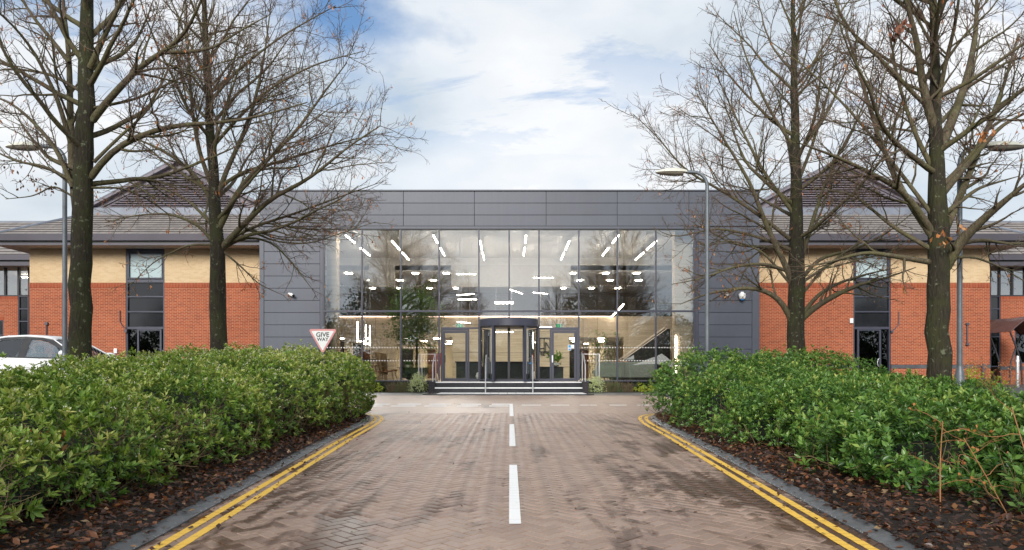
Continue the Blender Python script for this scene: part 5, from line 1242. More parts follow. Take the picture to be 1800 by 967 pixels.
# ------------------------------------------------------------------ bare trees
def bezier_path(pts, P):
    pts = np.array(pts, float); d = np.r_[0, np.cumsum(np.linalg.norm(np.diff(pts, axis=0), axis=1))]; s = np.linspace(0, d[-1], P)
    c = np.stack([np.interp(s, d, pts[:, k]) for k in range(3)], 1)
    for _ in range(2): c[1:-1] = (c[:-2] + 2*c[1:-1] + c[2:]) / 4
    return c
def make_tree(label, trunk, tr, limbs, Y, base_z, seed, auto, crown_r, group=None, twig_scale=1.0, nleaf=260, lean_up=.03, extra=None):
    rg = np.random.default_rng(seed)
    tp = bezier_path([PX(a, b_, Y + dy) for a, b_, dy in trunk], 28); tp[0, 2] = base_z
    trad = np.interp(np.linspace(0, 1, 28), np.linspace(0, 1, len(tr)), tr); trad[0] *= 1.3; trad[1] *= 1.08
    tp[3:, 0] += rg.normal(0, .012, 25); 
    r = root('bare_tree', label, 'tree', tuple(tp[0]), group)
    # trunk with ridges
    sides = 18; V, T = tubes(tp[None], trad[None], sides)
    V = V.reshape(28, sides, 3); an = np.arange(sides); cen = tp[:, None]
    ridge = 1 + .05*np.sin(an*3 + seed)[None, :, None] + .03*np.sin(an*5 + np.arange(28)[:, None]*.4)[..., None] + rg.normal(0, .018, (28, sides, 1))
    V = (cen + (V - cen) * ridge).reshape(-1, 3)
    npmesh('trunk', V, T, M['bark'], r, smooth=True)
    # limbs drawn after the photograph's, plus others filling the crown
    L1 = []; R1 = []
    PL = 16
    for pts, ra, rb in limbs:
        dy = rg.uniform(-1.0, 1.0)
        n = len(pts); path = bezier_path([PX(p[0], p[1], Y + dy * (i / (n-1)) ** 1.3 * 1.4) for i, p in enumerate(pts)], PL)
        L1.append(path); R1.append(np.linspace(ra, rb, PL))
    zs = tp[:, 2]; ht = zs[-1]
    z0, z1, na = auto
    for k in range(na):
        f = (k + rg.random()) / na; z = z0 + (z1 - z0) * f ** .9
        pos = np.array([np.interp(z, zs, tp[:, j]) for j in range(3)]); rr = np.interp(z, zs, trad)
        a = k * 2.399 + rg.normal(0, .4); el = R(18 + 42 * f) + rg.normal(0, .12)
        d = np.array([math.cos(a)*math.cos(el), math.sin(a)*math.cos(el), math.sin(el)])
        ln = crown_r * rg.uniform(.8, 1.1) * (1.0 - .35 * f)
        p, q_ = grow(pos[None], d[None], np.array([ln]), np.array([min(rr*.45, .055)]), np.array([.008]), PL, rg, lean_up, .07, .02)
        L1.append(p[0]); R1.append(q_[0])
    L1 = np.array(L1); R1 = np.array(R1); len1 = np.linalg.norm(np.diff(L1, axis=1), axis=2).sum(1)
    parts = [tubes(L1, R1, 7)]
    # leading top of the trunk also branches
    Lp = np.concatenate([L1, bezier_path(tp[14:], PL)[None]]); Rp = np.concatenate([R1, np.interp(np.linspace(0, 1, PL), np.linspace(0, 1, 14), trad[14:])[None]])
    lenp = np.linalg.norm(np.diff(Lp, axis=1), axis=2).sum(1)
    pos, d, L, rr = children(Lp, Rp, lenp, 3.2, .14, (.45, 1.0), (.30, .56), (.38, .62), rg, 2.0)
    B2, R2 = grow(pos, d, L, np.clip(rr, .009, .035), np.full(len(L), .0045), 9, rg, .035, .11)
    parts.append(tubes(B2, R2, 4)); len2 = L
    npmesh('limbs', *merge(parts), M['bark_limb'], r, smooth=True)
    pos, d, L, rr = children(B2, R2, len2, 6.4, .10, (.45, 1.05), (.30, .60), (.45, .7), rg, 1.1)
    B3, R3 = grow(pos, d, L, np.clip(rr, .005, .012), np.full(len(L), .0034), 6, rg, .03, .13)
    pos, d, L4, rr = children(B3, R3, L, 8.0 * twig_scale, .15, (.4, 1.0), (.35, .75), (.6, .9), rg, .45)
    L4 = np.maximum(L4, .07); B4, R4 = grow(pos, d, L4, np.clip(rr, .0035, .005), np.full(len(L4), .0026), 4, rg, .02, .15)
    V, T = merge([tubes(B3, R3, 3), tubes(B4, R4, 3)])
    npmesh('twigs', V, T, M['twig'], r, kind='stuff')
    # a few leaves still hanging
    if nleaf:
        idx = rg.choice(len(B3), nleaf, replace=False) if nleaf < len(B3) else np.arange(len(B3))
        low = B3[:, -1, 2]; w_ = np.exp(-((low - low.min()) / 3.5)); idx = rg.choice(len(B3), nleaf, p=w_/w_.sum())
        p0 = B3[idx, rg.integers(2, 6, nleaf)]; al = np.stack([rg.normal(0, .35, nleaf), rg.normal(0, .35, nleaf), -np.ones(nleaf)], 1)
        v, t_, va = blades(p0, al, rg.normal(size=(nleaf, 3)), rg.uniform(.06, .12, nleaf), rg.uniform(.02, .042, nleaf), rg.random(nleaf))
        npmesh('dead_leaves', v, t_, M['leaf_orange'], r, va, kind='stuff')
    if extra:
        for (px_, py_, dy, nn, sp_, sz, mt) in extra:
            c = np.array(PX(px_, py_, Y + dy)); p0 = c + rg.normal(0, 1, (nn, 3)) * sp_
            v, t_, va = blades(p0, np.stack([rg.normal(0, .5, nn), rg.normal(0, .5, nn), -np.ones(nn)], 1), rg.normal(size=(nn, 3)), rg.uniform(.6, 1.2, nn)*sz, rg.uniform(.4, .7, nn)*sz, rg.random(nn))
            npmesh('leaf_cluster', v, t_, M[mt], r, va, kind='stuff')
    return r
T1 = make_tree('bare tree with a side stem, its trunk rising beside the lamp and the white car',
    [(140, 660, 0), (142, 520, 0), (144, 420, 0), (148, 330, 0), (150, 200, 0), (152, 80, .1), (156, -60, .2), (162, -230, .3), (166, -380, .3)], [.185, .18, .168, .155, .13, .105, .085, .05, .02],
    [([(136, 372), (130, 340), (127, 290), (123, 200), (122, 95), (112, 20), (105, -80)], .085, .02),
     ([(128, 330), (100, 262), (60, 215), (20, 180), (-40, 160)], .05, .012), ([(124, 250), (100, 170), (60, 90), (20, 40), (-30, 0)], .05, .012),
     ([(122, 110), (95, 75), (50, 20), (10, -60)], .045, .012),
     ([(160, 312), (178, 282), (215, 252), (262, 232), (310, 219), (365, 217), (420, 213), (480, 198), (540, 180)], .066, .010),
     ([(162, 212), (195, 170), (245, 118), (285, 92), (318, 70), (345, 25), (365, -30)], .072, .015), ([(285, 92), (330, 92), (375, 85), (420, 55), (470, 28)], .04, .01),
     ([(158, 120), (180, 70), (205, 20), (235, -60)], .06, .015), ([(165, 285), (200, 250), (255, 200), (300, 140)], .035, .01),
     ([(130, 320), (80, 292), (30, 285), (-40, 250)], .035, .01), ([(150, 165), (90, 130), (20, 120), (-40, 130)], .035, .01), ([(163, 190), (240, 175), (330, 130), (420, 100)], .03, .008),
     ([(133, 330), (95, 300), (60, 292), (5, 272)], .028, .008), ([(135, 350), (95, 325), (60, 345), (10, 350)], .022, .006), ([(160, 330), (215, 330), (260, 350), (300, 380)], .025, .007)],
    13.0, ground_z(-8, 13) - .1, 3, (4.4, 9.5, 15), 3.6, nleaf=200, extra=[(250, 30, .4, 26, .16, .10, 'leaf_brown'), (280, 85, .2, 12, .10, .09, 'leaf_orange'), (40, 300, .3, 22, .16, .08, 'leaf_brown'), (75, 330, .2, 22, .11, .08, 'leaf_brown')])
T2 = make_tree('slim bare tree with wide drooping crown between the brick wing and the grey cladding',
    [(386, 660, 0), (384, 540, 0), (382, 430, 0), (377, 340, 0), (369, 220, 0), (363, 100, 0), (358, -40, 0), (355, -160, 0)], [.215, .20, .175, .13, .10, .075, .045, .015],
    [([(386, 440), (410, 412), (443, 382), (474, 347), (526, 326), (569, 295), (613, 256), (669, 221)], .085, .012),
     ([(380, 412), (400, 372), (425, 322), (472, 280), (525, 228), (560, 175), (610, 110)], .085, .012), ([(376, 372), (392, 310), (425, 245), (448, 180), (465, 100), (476, 10)], .075, .012),
     ([(384, 332), (420, 302), (480, 288), (560, 262), (640, 240), (690, 232)], .05, .008), ([(372, 352), (340, 303), (300, 272), (245, 245), (175, 225)], .06, .01),
     ([(370, 322), (348, 262), (336, 180), (330, 70), (325, -20)], .06, .012), ([(378, 430), (350, 395), (300, 375), (240, 378), (180, 392)], .05, .008), ([(384, 442), (430, 415), (480, 425), (520, 470), (550, 510)], .045, .007),
     ([(384, 432), (440, 400), (520, 375), (600, 345), (670, 320)], .05, .008), ([(380, 402), (330, 350), (270, 325), (200, 330)], .045, .008), ([(371, 262), (420, 205), (480, 150), (560, 110), (640, 90)], .05, .008),
     ([(366, 182), (420, 120), (500, 60), (590, 10)], .045, .01), ([(390, 440), (425, 470), (455, 500), (500, 520)], .03, .006), ([(376, 430), (330, 430), (270, 460), (230, 500)], .032, .006), ([(430, 400), (480, 425), (540, 430), (600, 410), (660, 390)], .03, .006)],
    18.0, ground_z(-7.5, 18) - .1, 5, (4.2, 10.5, 17), 4.2, nleaf=620, extra=[(568, 258, .2, 8, .06, .09, 'leaf_orange')])
T3 = make_tree('bare tree forking low with long level branches in front of the right brick wing',
    [(1401, 680, 0), (1400, 600, 0), (1401, 545, 0), (1402, 480, 0), (1400, 400, 0), (1398, 300, 0), (1396, 150, 0), (1394, 10, 0), (1392, -140, 0)], [.225, .215, .20, .15, .12, .09, .065, .04, .015],
    [([(1392, 565), (1378, 535), (1360, 517), (1325, 505), (1290, 508), (1245, 515), (1195, 535)], .085, .010), ([(1410, 560), (1432, 540), (1470, 518), (1510, 500), (1560, 488), (1610, 470)], .09, .010),
     ([(1412, 550), (1440, 515), (1480, 495), (1530, 480), (1580, 470)], .06, .008), ([(1396, 505), (1374, 450), (1345, 395), (1322, 325), (1275, 250), (1225, 165)], .085, .010),
     ([(1392, 480), (1345, 462), (1290, 468), (1235, 490), (1180, 500)], .05, .008), ([(1408, 492), (1440, 452), (1500, 440), (1560, 410), (1610, 370)], .06, .008),
     ([(1388, 420), (1335, 378), (1265, 332), (1200, 300), (1162, 245), (1112, 200)], .055, .008), ([(1404, 470), (1425, 400), (1450, 320), (1490, 240), (1540, 160)], .065, .010),
     ([(1392, 440), (1330, 415), (1260, 400), (1180, 420), (1150, 400)], .05, .007), ([(1398, 380), (1340, 300), (1290, 200), (1250, 110)], .055, .010), ([(1399, 330), (1430, 250), (1460, 150), (1480, 50)], .05, .010),
     ([(1396, 260), (1350, 190), (1310, 100), (1290, 20)], .045, .01), ([(1404, 500), (1450, 470), (1510, 425), (1570, 420)], .045, .007), ([(1390, 500), (1340, 440), (1280, 420), (1220, 440)], .04, .007), ([(1408, 520), (1460, 455), (1520, 455), (1580, 440)], .04, .007)],
    18.0, ground_z(7.5, 18) - .1, 8, (3.8, 10.5, 19), 4.1, nleaf=560, extra=[(1490, 392, -.5, 10, .06, .11, 'leaf_orange')])
T4 = make_tree('stout dark bare tree forking into many limbs next to the lamp with the wide base',
    [(1652, 730, 0), (1650, 620, 0), (1648, 520, 0), (1649, 440, 0), (1648, 350, 0), (1645, 250, 0), (1643, 150, 0), (1642, 30, 0), (1640, -100, 0), (1638, -260, 0)], [.206, .192, .182, .168, .125, .09, .07, .055, .04, .02],
    [([(1646, 232), (1634, 200), (1620, 140), (1612, 70), (1592, 0), (1575, -70)], .085, .02), ([(1652, 262), (1676, 205), (1700, 140), (1716, 60), (1718, -40)], .095, .02),
     ([(1642, 420), (1605, 368), (1566, 300), (1532, 200), (1502, 100), (1470, 0)], .065, .012), ([(1640, 410), (1592, 338), (1530, 303), (1462, 272), (1400, 250)], .065, .010),
     ([(1660, 470), (1690, 422), (1728, 385), (1770, 350), (1830, 300)], .115, .02), ([(1654, 420), (1690, 340), (1722, 260), (1765, 150), (1790, 60)], .075, .015),
     ([(1655, 342), (1700, 288), (1760, 220), (1830, 185)], .07, .015), ([(1640, 462), (1582, 452), (1520, 442), (1455, 462), (1410, 470)], .055, .008), ([(1648, 312), (1610, 240), (1580, 150), (1560, 40)], .05, .012),
     ([(1650, 440), (1720, 420), (1780, 430), (1850, 420)], .05, .008), ([(1640, 440), (1570, 400), (1500, 340), (1430, 330)], .045, .008), ([(1655, 380), (1720, 330), (1790, 310)], .05, .008), ([(1645, 200), (1660, 120), (1680, 40), (1690, -40)], .05, .015),
     ([(1640, 380), (1580, 300), (1500, 200), (1420, 120), (1350, 70)], .04, .008), ([(1660, 455), (1710, 450), (1760, 470), (1810, 500)], .032, .006)],
    12.5, ground_z(7.7, 12.5) - .1, 13, (4.2, 9.5, 16), 3.7, nleaf=200, extra=[(1582, 48, -2.5, 26, .07, .12, 'leaf_brown'), (1658, 415, -1.5, 9, .05, .10, 'leaf_orange'), (1690, 395, -1, 6, .04, .10, 'leaf_orange'), (1735, 235, -1, 10, .06, .1, 'leaf_orange')])
# more of the avenue behind the viewpoint, mirrored in the glass front
for k, (src, x, y, rz, s) in enumerate(((T1, -9.6, 4.6, 2.2, 1.0), (T4, 9.4, 4.4, 1.1, 1.0), (T2, -8.6, -6, .6, 1.1), (T3, 8.6, -6, 2.6, 1.1), (T3, -15, -22, 1.0, 1.15), (T2, 15, -24, .3, 1.2), (T4, -26, -30, 2, 1.3), (T1, 27, -28, 1, 1.3), (T2, -6, -38, 1.5, 1.3), (T3, 7, -40, .8, 1.3))):
    c = copy_tree(src); c.location = (x, y, ground_z(x, y) - .1); c.rotation_euler = (0, 0, rz); c.scale = (s, s, s)
    c['label'] = 'bare avenue tree on the approach road mirrored in the glass front'; c['group'] = 'trees behind the viewpoint'
rg = np.random.default_rng(77); nq = 70000
xx = rg.uniform(-90, 90, nq); top = (11 + 2.6*np.sin(xx*.21) + 2.0*np.sin(xx*.53 + 1)) * np.where(np.abs(xx) < 9, .55, 1); zz = rg.random(nq) ** .8 * top; yy = -50 + rg.normal(0, 2.5, nq)
v, t_, va = blades(np.stack([xx, yy, zz], 1), rg.normal(size=(nq, 3)), rg.normal(size=(nq, 3)), .5, .36, rg.random(nq))
bx_ = np.linspace(-95, 95, 160); bt = 5.2 + 1.2*np.sin(bx_*.35) + .9*np.sin(bx_*.9 + 2) + rg.normal(0, .5, 160)      # solid ridge added inside the wood to block sky in the reflections
ub = np.concatenate([np.stack([bx_, np.full(160, -51.), np.full(160, -1.)], 1), np.stack([bx_, np.full(160, -52.), bt], 1), np.stack([bx_, np.full(160, -54.), np.full(160, -1.)], 1)])
ut = np.array([f for i in range(159) for r_ in (0, 160) for f in ((r_+i, r_+i+1, r_+161+i), (r_+i, r_+161+i, r_+160+i))])
t_ = np.concatenate([t_, ut + len(v)]); v = np.concatenate([v, ub]); va = np.concatenate([va, np.full(len(ut), .15)])
o = npmesh('far_wood', v, t_, M['leaf_dark'], None, va, kind='stuff'); tag(o, 'dark wood closing the approach road far behind, mirrored in the glass', 'wood')

# ------------------------------------------------------------------ left clipped hedge
def hedge_section(y):
    ks = [4.0, 6.0, 11.0, 14.0, 16.2]
    S = [[(0, .10), (-.02, .30), (.18, .54), (.6, .72), (1.4, .86), (2.6, .94), (4.2, .90)],
         [(0, .10), (-.04, .34), (.16, .60), (.6, .78), (1.4, .90), (2.6, .93), (4.2, .82)],
         [(0, .10), (-.08, .45), (.05, .82), (.45, 1.02), (1.3, 1.18), (2.5, 1.21), (4.2, 1.08)],
         [(0, .10), (-.12, .45), (-.08, .95), (.15, 1.24), (.8, 1.38), (2.0, 1.44), (4.0, 1.36)],
         [(0, .12), (-.12, .42), (-.10, .95), (.04, 1.30), (.5, 1.42), (1.6, 1.46), (3.6, 1.44)]]
    S = np.array(S); i = min(max(np.searchsorted(ks, y) - 1, 0), 3); f = min(max((y - ks[i]) / (ks[i+1] - ks[i]), 0), 1)
    return S[i] * (1 - f) + S[i+1] * f
def hedge_point(y, v):
    s = hedge_section(y); d = np.r_[0, np.cumsum(np.linalg.norm(np.diff(s, axis=0), axis=1))]; x = v * d[-1]
    return -3.36 - np.interp(x, d, s[:, 0]), gz(y) + np.interp(x, d, s[:, 1])
def leaf_hedge(rgs):
    hd = root('clipped_hedge', 'long clipped evergreen hedge with pale buds lining the road on the car side', 'hedge', (-4.5, 10, .1))
    ny, nv = 60, 22; ys_ = np.linspace(2.2, 16.7, ny); vs_ = np.linspace(0, 1, nv)
    grid = np.array([[(hedge_point(y, v)[0], y, hedge_point(y, v)[1]) for v in vs_] for y in ys_])
    # bumpy masses
    bmp = .09*np.sin(grid[..., 1]*2.1 + grid[..., 0]*1.3) + .07*np.sin(grid[..., 1]*4.7 + grid[..., 2]*5) + .05*np.sin(grid[..., 0]*6 + grid[..., 1]*1.1)
    du = np.gradient(grid, axis=0); dv_ = np.gradient(grid, axis=1); nr = unit(np.cross(dv_, du)); nr *= np.sign(np.sum(nr * np.array([.5, -.05, .8]), -1, keepdims=True))
    grid = grid + nr * bmp[..., None]
    # inner growth, near-black to paint the shade inside the hedge
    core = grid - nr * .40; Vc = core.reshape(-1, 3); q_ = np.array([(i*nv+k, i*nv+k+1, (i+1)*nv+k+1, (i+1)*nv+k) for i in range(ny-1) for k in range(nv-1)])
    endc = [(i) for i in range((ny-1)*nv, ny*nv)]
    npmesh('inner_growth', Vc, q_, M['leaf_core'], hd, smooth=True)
    # shoots
    area = np.linalg.norm(np.cross(du, dv_), axis=-1)[:-1, :-1]; w_ = area * np.interp(grid[:-1, :-1, 1], [3, 7, 12, 17], [1.15, 1.1, .9, .85]); w_ = (w_ / w_.sum()).ravel()
    n = 11500; cell = rgs.choice(len(w_), n, p=w_); i, k = cell // (nv-1), cell % (nv-1); fu, fv = rgs.random(n)[:, None], rgs.random(n)[:, None]
    P = grid[i, k]*(1-fu)*(1-fv) + grid[i+1, k]*fu*(1-fv) + grid[i, k+1]*(1-fu)*fv + grid[i+1, k+1]*fu*fv; Nr = nr[i, k]
    # end face at the junction
    m_ = 1500; vv = rgs.random(m_); lam = rgs.random(m_)
    pe = np.array([[hedge_point(16.7, v)[0], 16.7, hedge_point(16.7, v)[1]] for v in vv]); pe[:, 2] = gz(16.7) + .15 + (pe[:, 2] - gz(16.7) - .15) * lam ** .6; pe[:, 0] -= (1 - lam) * .2; pe[:, 1] += .12 * np.sin(lam * 3)
    P = np.concatenate([P, pe]); Nr = np.concatenate([Nr, np.tile([[.1, 1, .15]], (m_, 1))]); n = len(P)
    dens = np.sin(P[:, 1]*3.1 + P[:, 2]*4.0) + np.sin(P[:, 1]*7.3 - P[:, 2]*6) * .7 + rgs.normal(0, .7, n)
    hgt = (P[:, 2] - gz(0) - P[:, 1]*G)
    keep = (hgt > .20 + .14*np.sin(P[:, 1]*5.5) + rgs.normal(0, .10, n)) & ~((dens < -.9) & (hgt < 1.05))
    P, Nr = P[keep], Nr[keep]; n = len(P)
    P = P + Nr * rgs.normal(0.0, .055, n)[:, None]; D = unit(Nr * .8 + np.array([0, 0, .75]) + rgs.normal(0, .38, (n, 3)))
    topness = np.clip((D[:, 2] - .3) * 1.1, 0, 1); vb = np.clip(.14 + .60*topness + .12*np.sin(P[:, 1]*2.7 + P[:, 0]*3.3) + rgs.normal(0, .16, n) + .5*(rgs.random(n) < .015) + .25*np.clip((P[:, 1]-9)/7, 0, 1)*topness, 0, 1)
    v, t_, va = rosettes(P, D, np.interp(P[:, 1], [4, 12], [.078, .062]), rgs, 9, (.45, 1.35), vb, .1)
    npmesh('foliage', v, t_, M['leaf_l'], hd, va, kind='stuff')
    # inner leaves, tone darkened to paint the shade in the hollows
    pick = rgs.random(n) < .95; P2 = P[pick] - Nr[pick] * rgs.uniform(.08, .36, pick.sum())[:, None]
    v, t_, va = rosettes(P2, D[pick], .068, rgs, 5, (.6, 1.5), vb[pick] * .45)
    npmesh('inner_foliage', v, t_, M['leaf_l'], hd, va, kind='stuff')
    # buds and blossom on the sunny top
    tp_ = (topness > .45) & (rgs.random(n) < np.clip(.02 + .045*(P[:, 1] - 4), .03, .42)); P3 = np.repeat(P[tp_] + D[tp_]*.035, 5, 0); P3 = P3 + rgs.normal(0, .018, P3.shape)
    v, t_, va = blades(P3, rgs.normal(size=P3.shape), rgs.normal(size=P3.shape), 0.019, .016, rgs.random(len(P3)))
    npmesh('blossom', v, t_, M['blossom'], hd, va, kind='stuff')
    # bare stems at the foot
    ns = 520; y0 = rgs.uniform(3.5, 16.6, ns); st_ = np.stack([-3.55 - rgs.random(ns)*.5, y0, G*y0 + .06], 1)
    d = unit(np.stack([rgs.normal(.25, .45, ns), rgs.normal(0, .5, ns), rgs.uniform(.5, 1.1, ns)], 1)); ln = rgs.uniform(.45, .95, ns)
    p, rr = grow(st_, d, ln, rgs.uniform(.003, .0065, ns), np.full(ns, .0020), 7, rgs, .02, .22)
    pos, dd, L, r2 = children(p, rr, ln, 4.5, .3, (.5, 1.1), (.35, .6), (.5, .8), rgs)
    p2, rr2 = grow(pos, dd, L, np.clip(r2, .002, .005), np.full(len(L), .0018), 5, rgs, .0, .25)
    npmesh('stems', *merge([tubes(p, rr, 5), tubes(p2, rr2, 3)]), M['stem'], hd, kind='stuff')
    ns = 420; y0 = np.concatenate([rgs.normal(14.9, .45, 220), rgs.normal(13.2, .3, 110), rgs.normal(16.0, .2, 90)]); s0 = np.stack([-3.52 - rgs.random(ns)*.15, y0, G*y0 + rgs.uniform(.1, .7, ns)], 1)
    d = unit(np.stack([rgs.uniform(.2, .7, ns), rgs.normal(-.2, .5, ns), rgs.uniform(.2, 1, ns)], 1)); ln = rgs.uniform(.25, .5, ns); p, rr = grow(s0, d, ln, np.full(ns, .0045), np.full(ns, .002), 6, rgs, .02, .2)
    npmesh('dead_twigs', *tubes(p, rr, 3), M['stem'], hd, kind='stuff')
    # one sprig turned autumn yellow
    c = np.array(PX(92, 772, 5.75)); pn = c + rgs.normal(0, 1, (16, 3)) * np.array([.09, .05, .05])
    v, t_, va = blades(pn, rgs.normal(size=(16, 3)) + np.array([0, -.5, .2]), np.tile([[0, -.4, 1.]], (16, 1)) + rgs.normal(0, .3, (16, 3)), .075, .05, rgs.random(16))
    npmesh('autumn_leaves', v, t_, M['leaf_orange'], hd, va)
leaf_hedge(np.random.default_rng(21))

# ------------------------------------------------------------------ shrubs
def shrub(name, label, cat, cx_, cy_, rx, ry, z0, h, n, size, mat, seed, group=None, foot=.25, power=2.4, nleaf=8, vb=(.35, .2), stems=0, core=True, blossom=0.0):
    rgs = np.random.default_rng(seed); r = root(name, label, cat, (cx_, cy_, z0), group)
    a = rgs.uniform(0, 2*np.pi, n*2); u = rgs.random(n*2); el = np.arcsin(np.clip(u ** .85, 0, 1))
    def surf(a, el, k=1.0):
        ce, se = np.cos(el), np.sin(el); lump = 1 + .10*np.sin(3*a + seed) + .10*np.sin(6*a + el*5 + seed) + .06*np.sin(11*a - el*9)
        return np.stack([cx_ + rx*k*lump*np.cos(a)*np.abs(ce)**(2/power), cy_ + ry*k*lump*np.sin(a)*np.abs(ce)**(2/power), z0 + foot*h*.35 + (h*(1 - foot*.35))*k*(1 + .05*np.sin(5*a + el*7))*np.abs(se)**(2/power)], 1)
    P = surf(a, el); Nr = unit(np.stack([np.cos(a)*np.cos(el)/rx, np.sin(a)*np.cos(el)/ry, np.sin(el)/h], 1))
    facing = np.clip(.5 - .5*(Nr[:, 1]), .28, 1); keep = rgs.random(len(P)) < facing; P, Nr = P[keep][:n], Nr[keep][:n]; m_ = len(P)
    cl = np.sin(P[:, 0]*5.2 + seed) + np.sin(P[:, 1]*4.4) + np.sin(P[:, 2]*8) * .6 + rgs.normal(0, .6, m_)
    keep = ~((cl < (-1.0 if core else -1.6)) & (P[:, 2] < z0 + h*.92)); P, Nr = P[keep], Nr[keep]; m_ = len(P)
    P = P + Nr * rgs.normal(0, size*1.1, m_)[:, None]; D = unit(Nr*.7 + np.array([0, 0, .7]) + rgs.normal(0, .38, (m_, 3)))
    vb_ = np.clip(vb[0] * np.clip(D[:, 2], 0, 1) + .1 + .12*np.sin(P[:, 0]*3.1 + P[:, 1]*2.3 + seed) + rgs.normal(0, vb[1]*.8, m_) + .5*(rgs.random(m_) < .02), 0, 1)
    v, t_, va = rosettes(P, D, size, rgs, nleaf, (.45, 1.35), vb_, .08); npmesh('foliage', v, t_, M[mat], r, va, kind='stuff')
    if core:
        pick = rgs.random(m_) < .95; v, t_, va = rosettes(P[pick] - Nr[pick]*rgs.uniform(.06, .45, pick.sum())[:, None], D[pick], size, rgs, 5, (.6, 1.5), vb_[pick]*.4)  # inner leaf tone lowered to paint shaded hollows
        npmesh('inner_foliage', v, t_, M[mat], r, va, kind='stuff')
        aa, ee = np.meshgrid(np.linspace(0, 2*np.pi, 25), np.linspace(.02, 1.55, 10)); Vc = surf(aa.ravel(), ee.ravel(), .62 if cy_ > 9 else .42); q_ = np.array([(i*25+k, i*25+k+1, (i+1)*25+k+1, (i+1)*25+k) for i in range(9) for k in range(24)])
        npmesh('inner_growth', Vc, q_, M['leaf_core'], r, smooth=True)  # dark core painting the shade seen through gaps in the leaves
    if blossom:
        tp_ = (D[:, 2] > .75) & (rgs.random(m_) < blossom); P3 = np.repeat(P[tp_] + D[tp_]*.03, 4, 0); P3 = P3 + rgs.normal(0, .016, P3.shape)
        v, t_, va = blades(P3, rgs.normal(size=P3.shape), rgs.normal(size=P3.shape), .012, .011, rgs.random(len(P3))); npmesh('blossom', v, t_, M['blossom'], r, va, kind='stuff')
    if stems:
        an = rgs.uniform(0, 2*np.pi, stems); rad = rgs.uniform(.55, .95, stems); st_ = np.stack([cx_ + rx*rad*np.cos(an), cy_ + ry*rad*np.sin(an), np.full(stems, z0 + .03)], 1)
        d = unit(np.stack([np.cos(an)*.6, np.sin(an)*.6, rgs.uniform(.3, 1, stems)], 1) + rgs.normal(0, .35, (stems, 3))); ln = rgs.uniform(.3, .75, stems)
        p, rr = grow(st_, d, ln, rgs.uniform(.003, .008, stems), np.full(stems, .002), 7, rgs, 0, .22)
        pos, dd, L, r2 = children(p, rr, ln, 4, .3, (.5, 1.1), (.35, .6), (.5, .8), rgs); p2, rr2 = grow(pos, dd, L, np.clip(r2, .002, .004), np.full(len(L), .0017), 5, rgs, 0, .25)
        npmesh('stems', *merge([tubes(p, rr, 4), tubes(p2, rr2, 3)]), M['stem'], r, kind='stuff')
    return r
SH = [(4.75, 16.6, 1.45, 1.5, 1.72, 'rounded evergreen shrub at the right hand kerb corner below the road lamp'), (6.3, 15.6, 1.9, 1.8, 1.66, 'tall evergreen shrub at the foot of the low forking tree'),
      (4.75, 13.4, 1.45, 1.7, 1.38, 'evergreen shrub with pale buds second from the right hand kerb corner'), (6.6, 12.7, 1.8, 1.7, 1.16, 'evergreen shrub spreading behind the budded ones before the glazed wing door'),
      (4.78, 10.4, 1.55, 1.75, 1.10, 'evergreen shrub with gappy yellowing sides midway along the right kerb'), (6.6, 9.9, 1.6, 1.5, .80, 'low evergreen shrub before the stout dark tree trunk'),
      (4.80, 7.8, 1.5, 1.45, .93, 'dark glossy evergreen shrub behind the upright orange stemmed dogwood'), (5.75, 6.3, 1.15, 1.2, 1.08, 'leafy evergreen shrub rising highest behind the leaning orange stem'), (4.95, 5.3, 1.1, 1.1, .80, 'large leaved evergreen shrub at the kerb beside the leaning orange stem')]
for k, (x, y, rx, ry, top, lab) in enumerate(SH):
    z0 = ground_z(x, y); area = 2*math.pi*rx*ry
    shrub('evergreen_shrub', lab, 'shrub', x, y, rx, ry, z0, top - z0, int(area * (150 if y < 9 else 150)), .066 if y > 9 else .080, 'leaf_r', 40 + k, 'evergreen shrubs on the right', .2, 2.5, 9, (.50, .22), 80 if x < 5.5 else 0, True, .10 if k in (0, 2) else .02)
# bare orange dogwoods in front of them
def dogwood(label, base, tip, r0, seed, nside):
    rgs = np.random.default_rng(seed); r = root('dogwood', label, 'shrub', tuple(base))
    p = bezier_path([base, (np.array(base)*.5 + np.array(tip)*.5) + np.array([.0, .02, .03]), tip], 12); npmesh('main_stem', *tubes(p[None], np.linspace(r0, .004, 12)[None], 7), M['stem_orange'], r, smooth=True)
    L = np.linalg.norm(np.array(tip) - np.array(base)); par = np.zeros(nside, int); t = np.linspace(.28, .95, nside); pos, tan, rr = sample(p[None], np.linspace(r0, .004, 12)[None], par, t)
    d = unit(np.stack([rgs.choice([-1, 1], nside)*rgs.uniform(.6, 1, nside), rgs.normal(-.2, .4, nside), rgs.uniform(.15, .7, nside)], 1)); ln = rgs.uniform(.25, .5, nside)*L
    b1, q1 = grow(pos, d, ln, np.full(nside, .0030), np.full(nside, .0016), 8, rgs, .03, .2)
    po, dd, l2, r2 = children(b1, q1, ln, 9, .25, (.4, .9), (.3, .6), (.6, .9), rgs); b2, q2 = grow(po, dd, np.maximum(l2, .06), np.clip(r2, .0016, .003), np.full(len(l2), .0012), 5, rgs, .05, .15)
    npmesh('side_shoots', *merge([tubes(b1, q1, 5), tubes(b2, q2, 3)]), M['stem_orange'], r, kind='stuff')
    k = 14; idx = rgs.choice(len(b2), k); v, t_, va = blades(b2[idx, -1], rgs.normal(size=(k, 3)), rgs.normal(size=(k, 3)), .03, .025, rgs.random(k)); npmesh('last_leaves', v, t_, M['leaf_orange'], r, va, kind='stuff')
def GP(px, py):
    Y = F * (CAMZ) / (py - HZ + F*G); return np.array((XA(px, Y), Y, gz(Y) + .06))
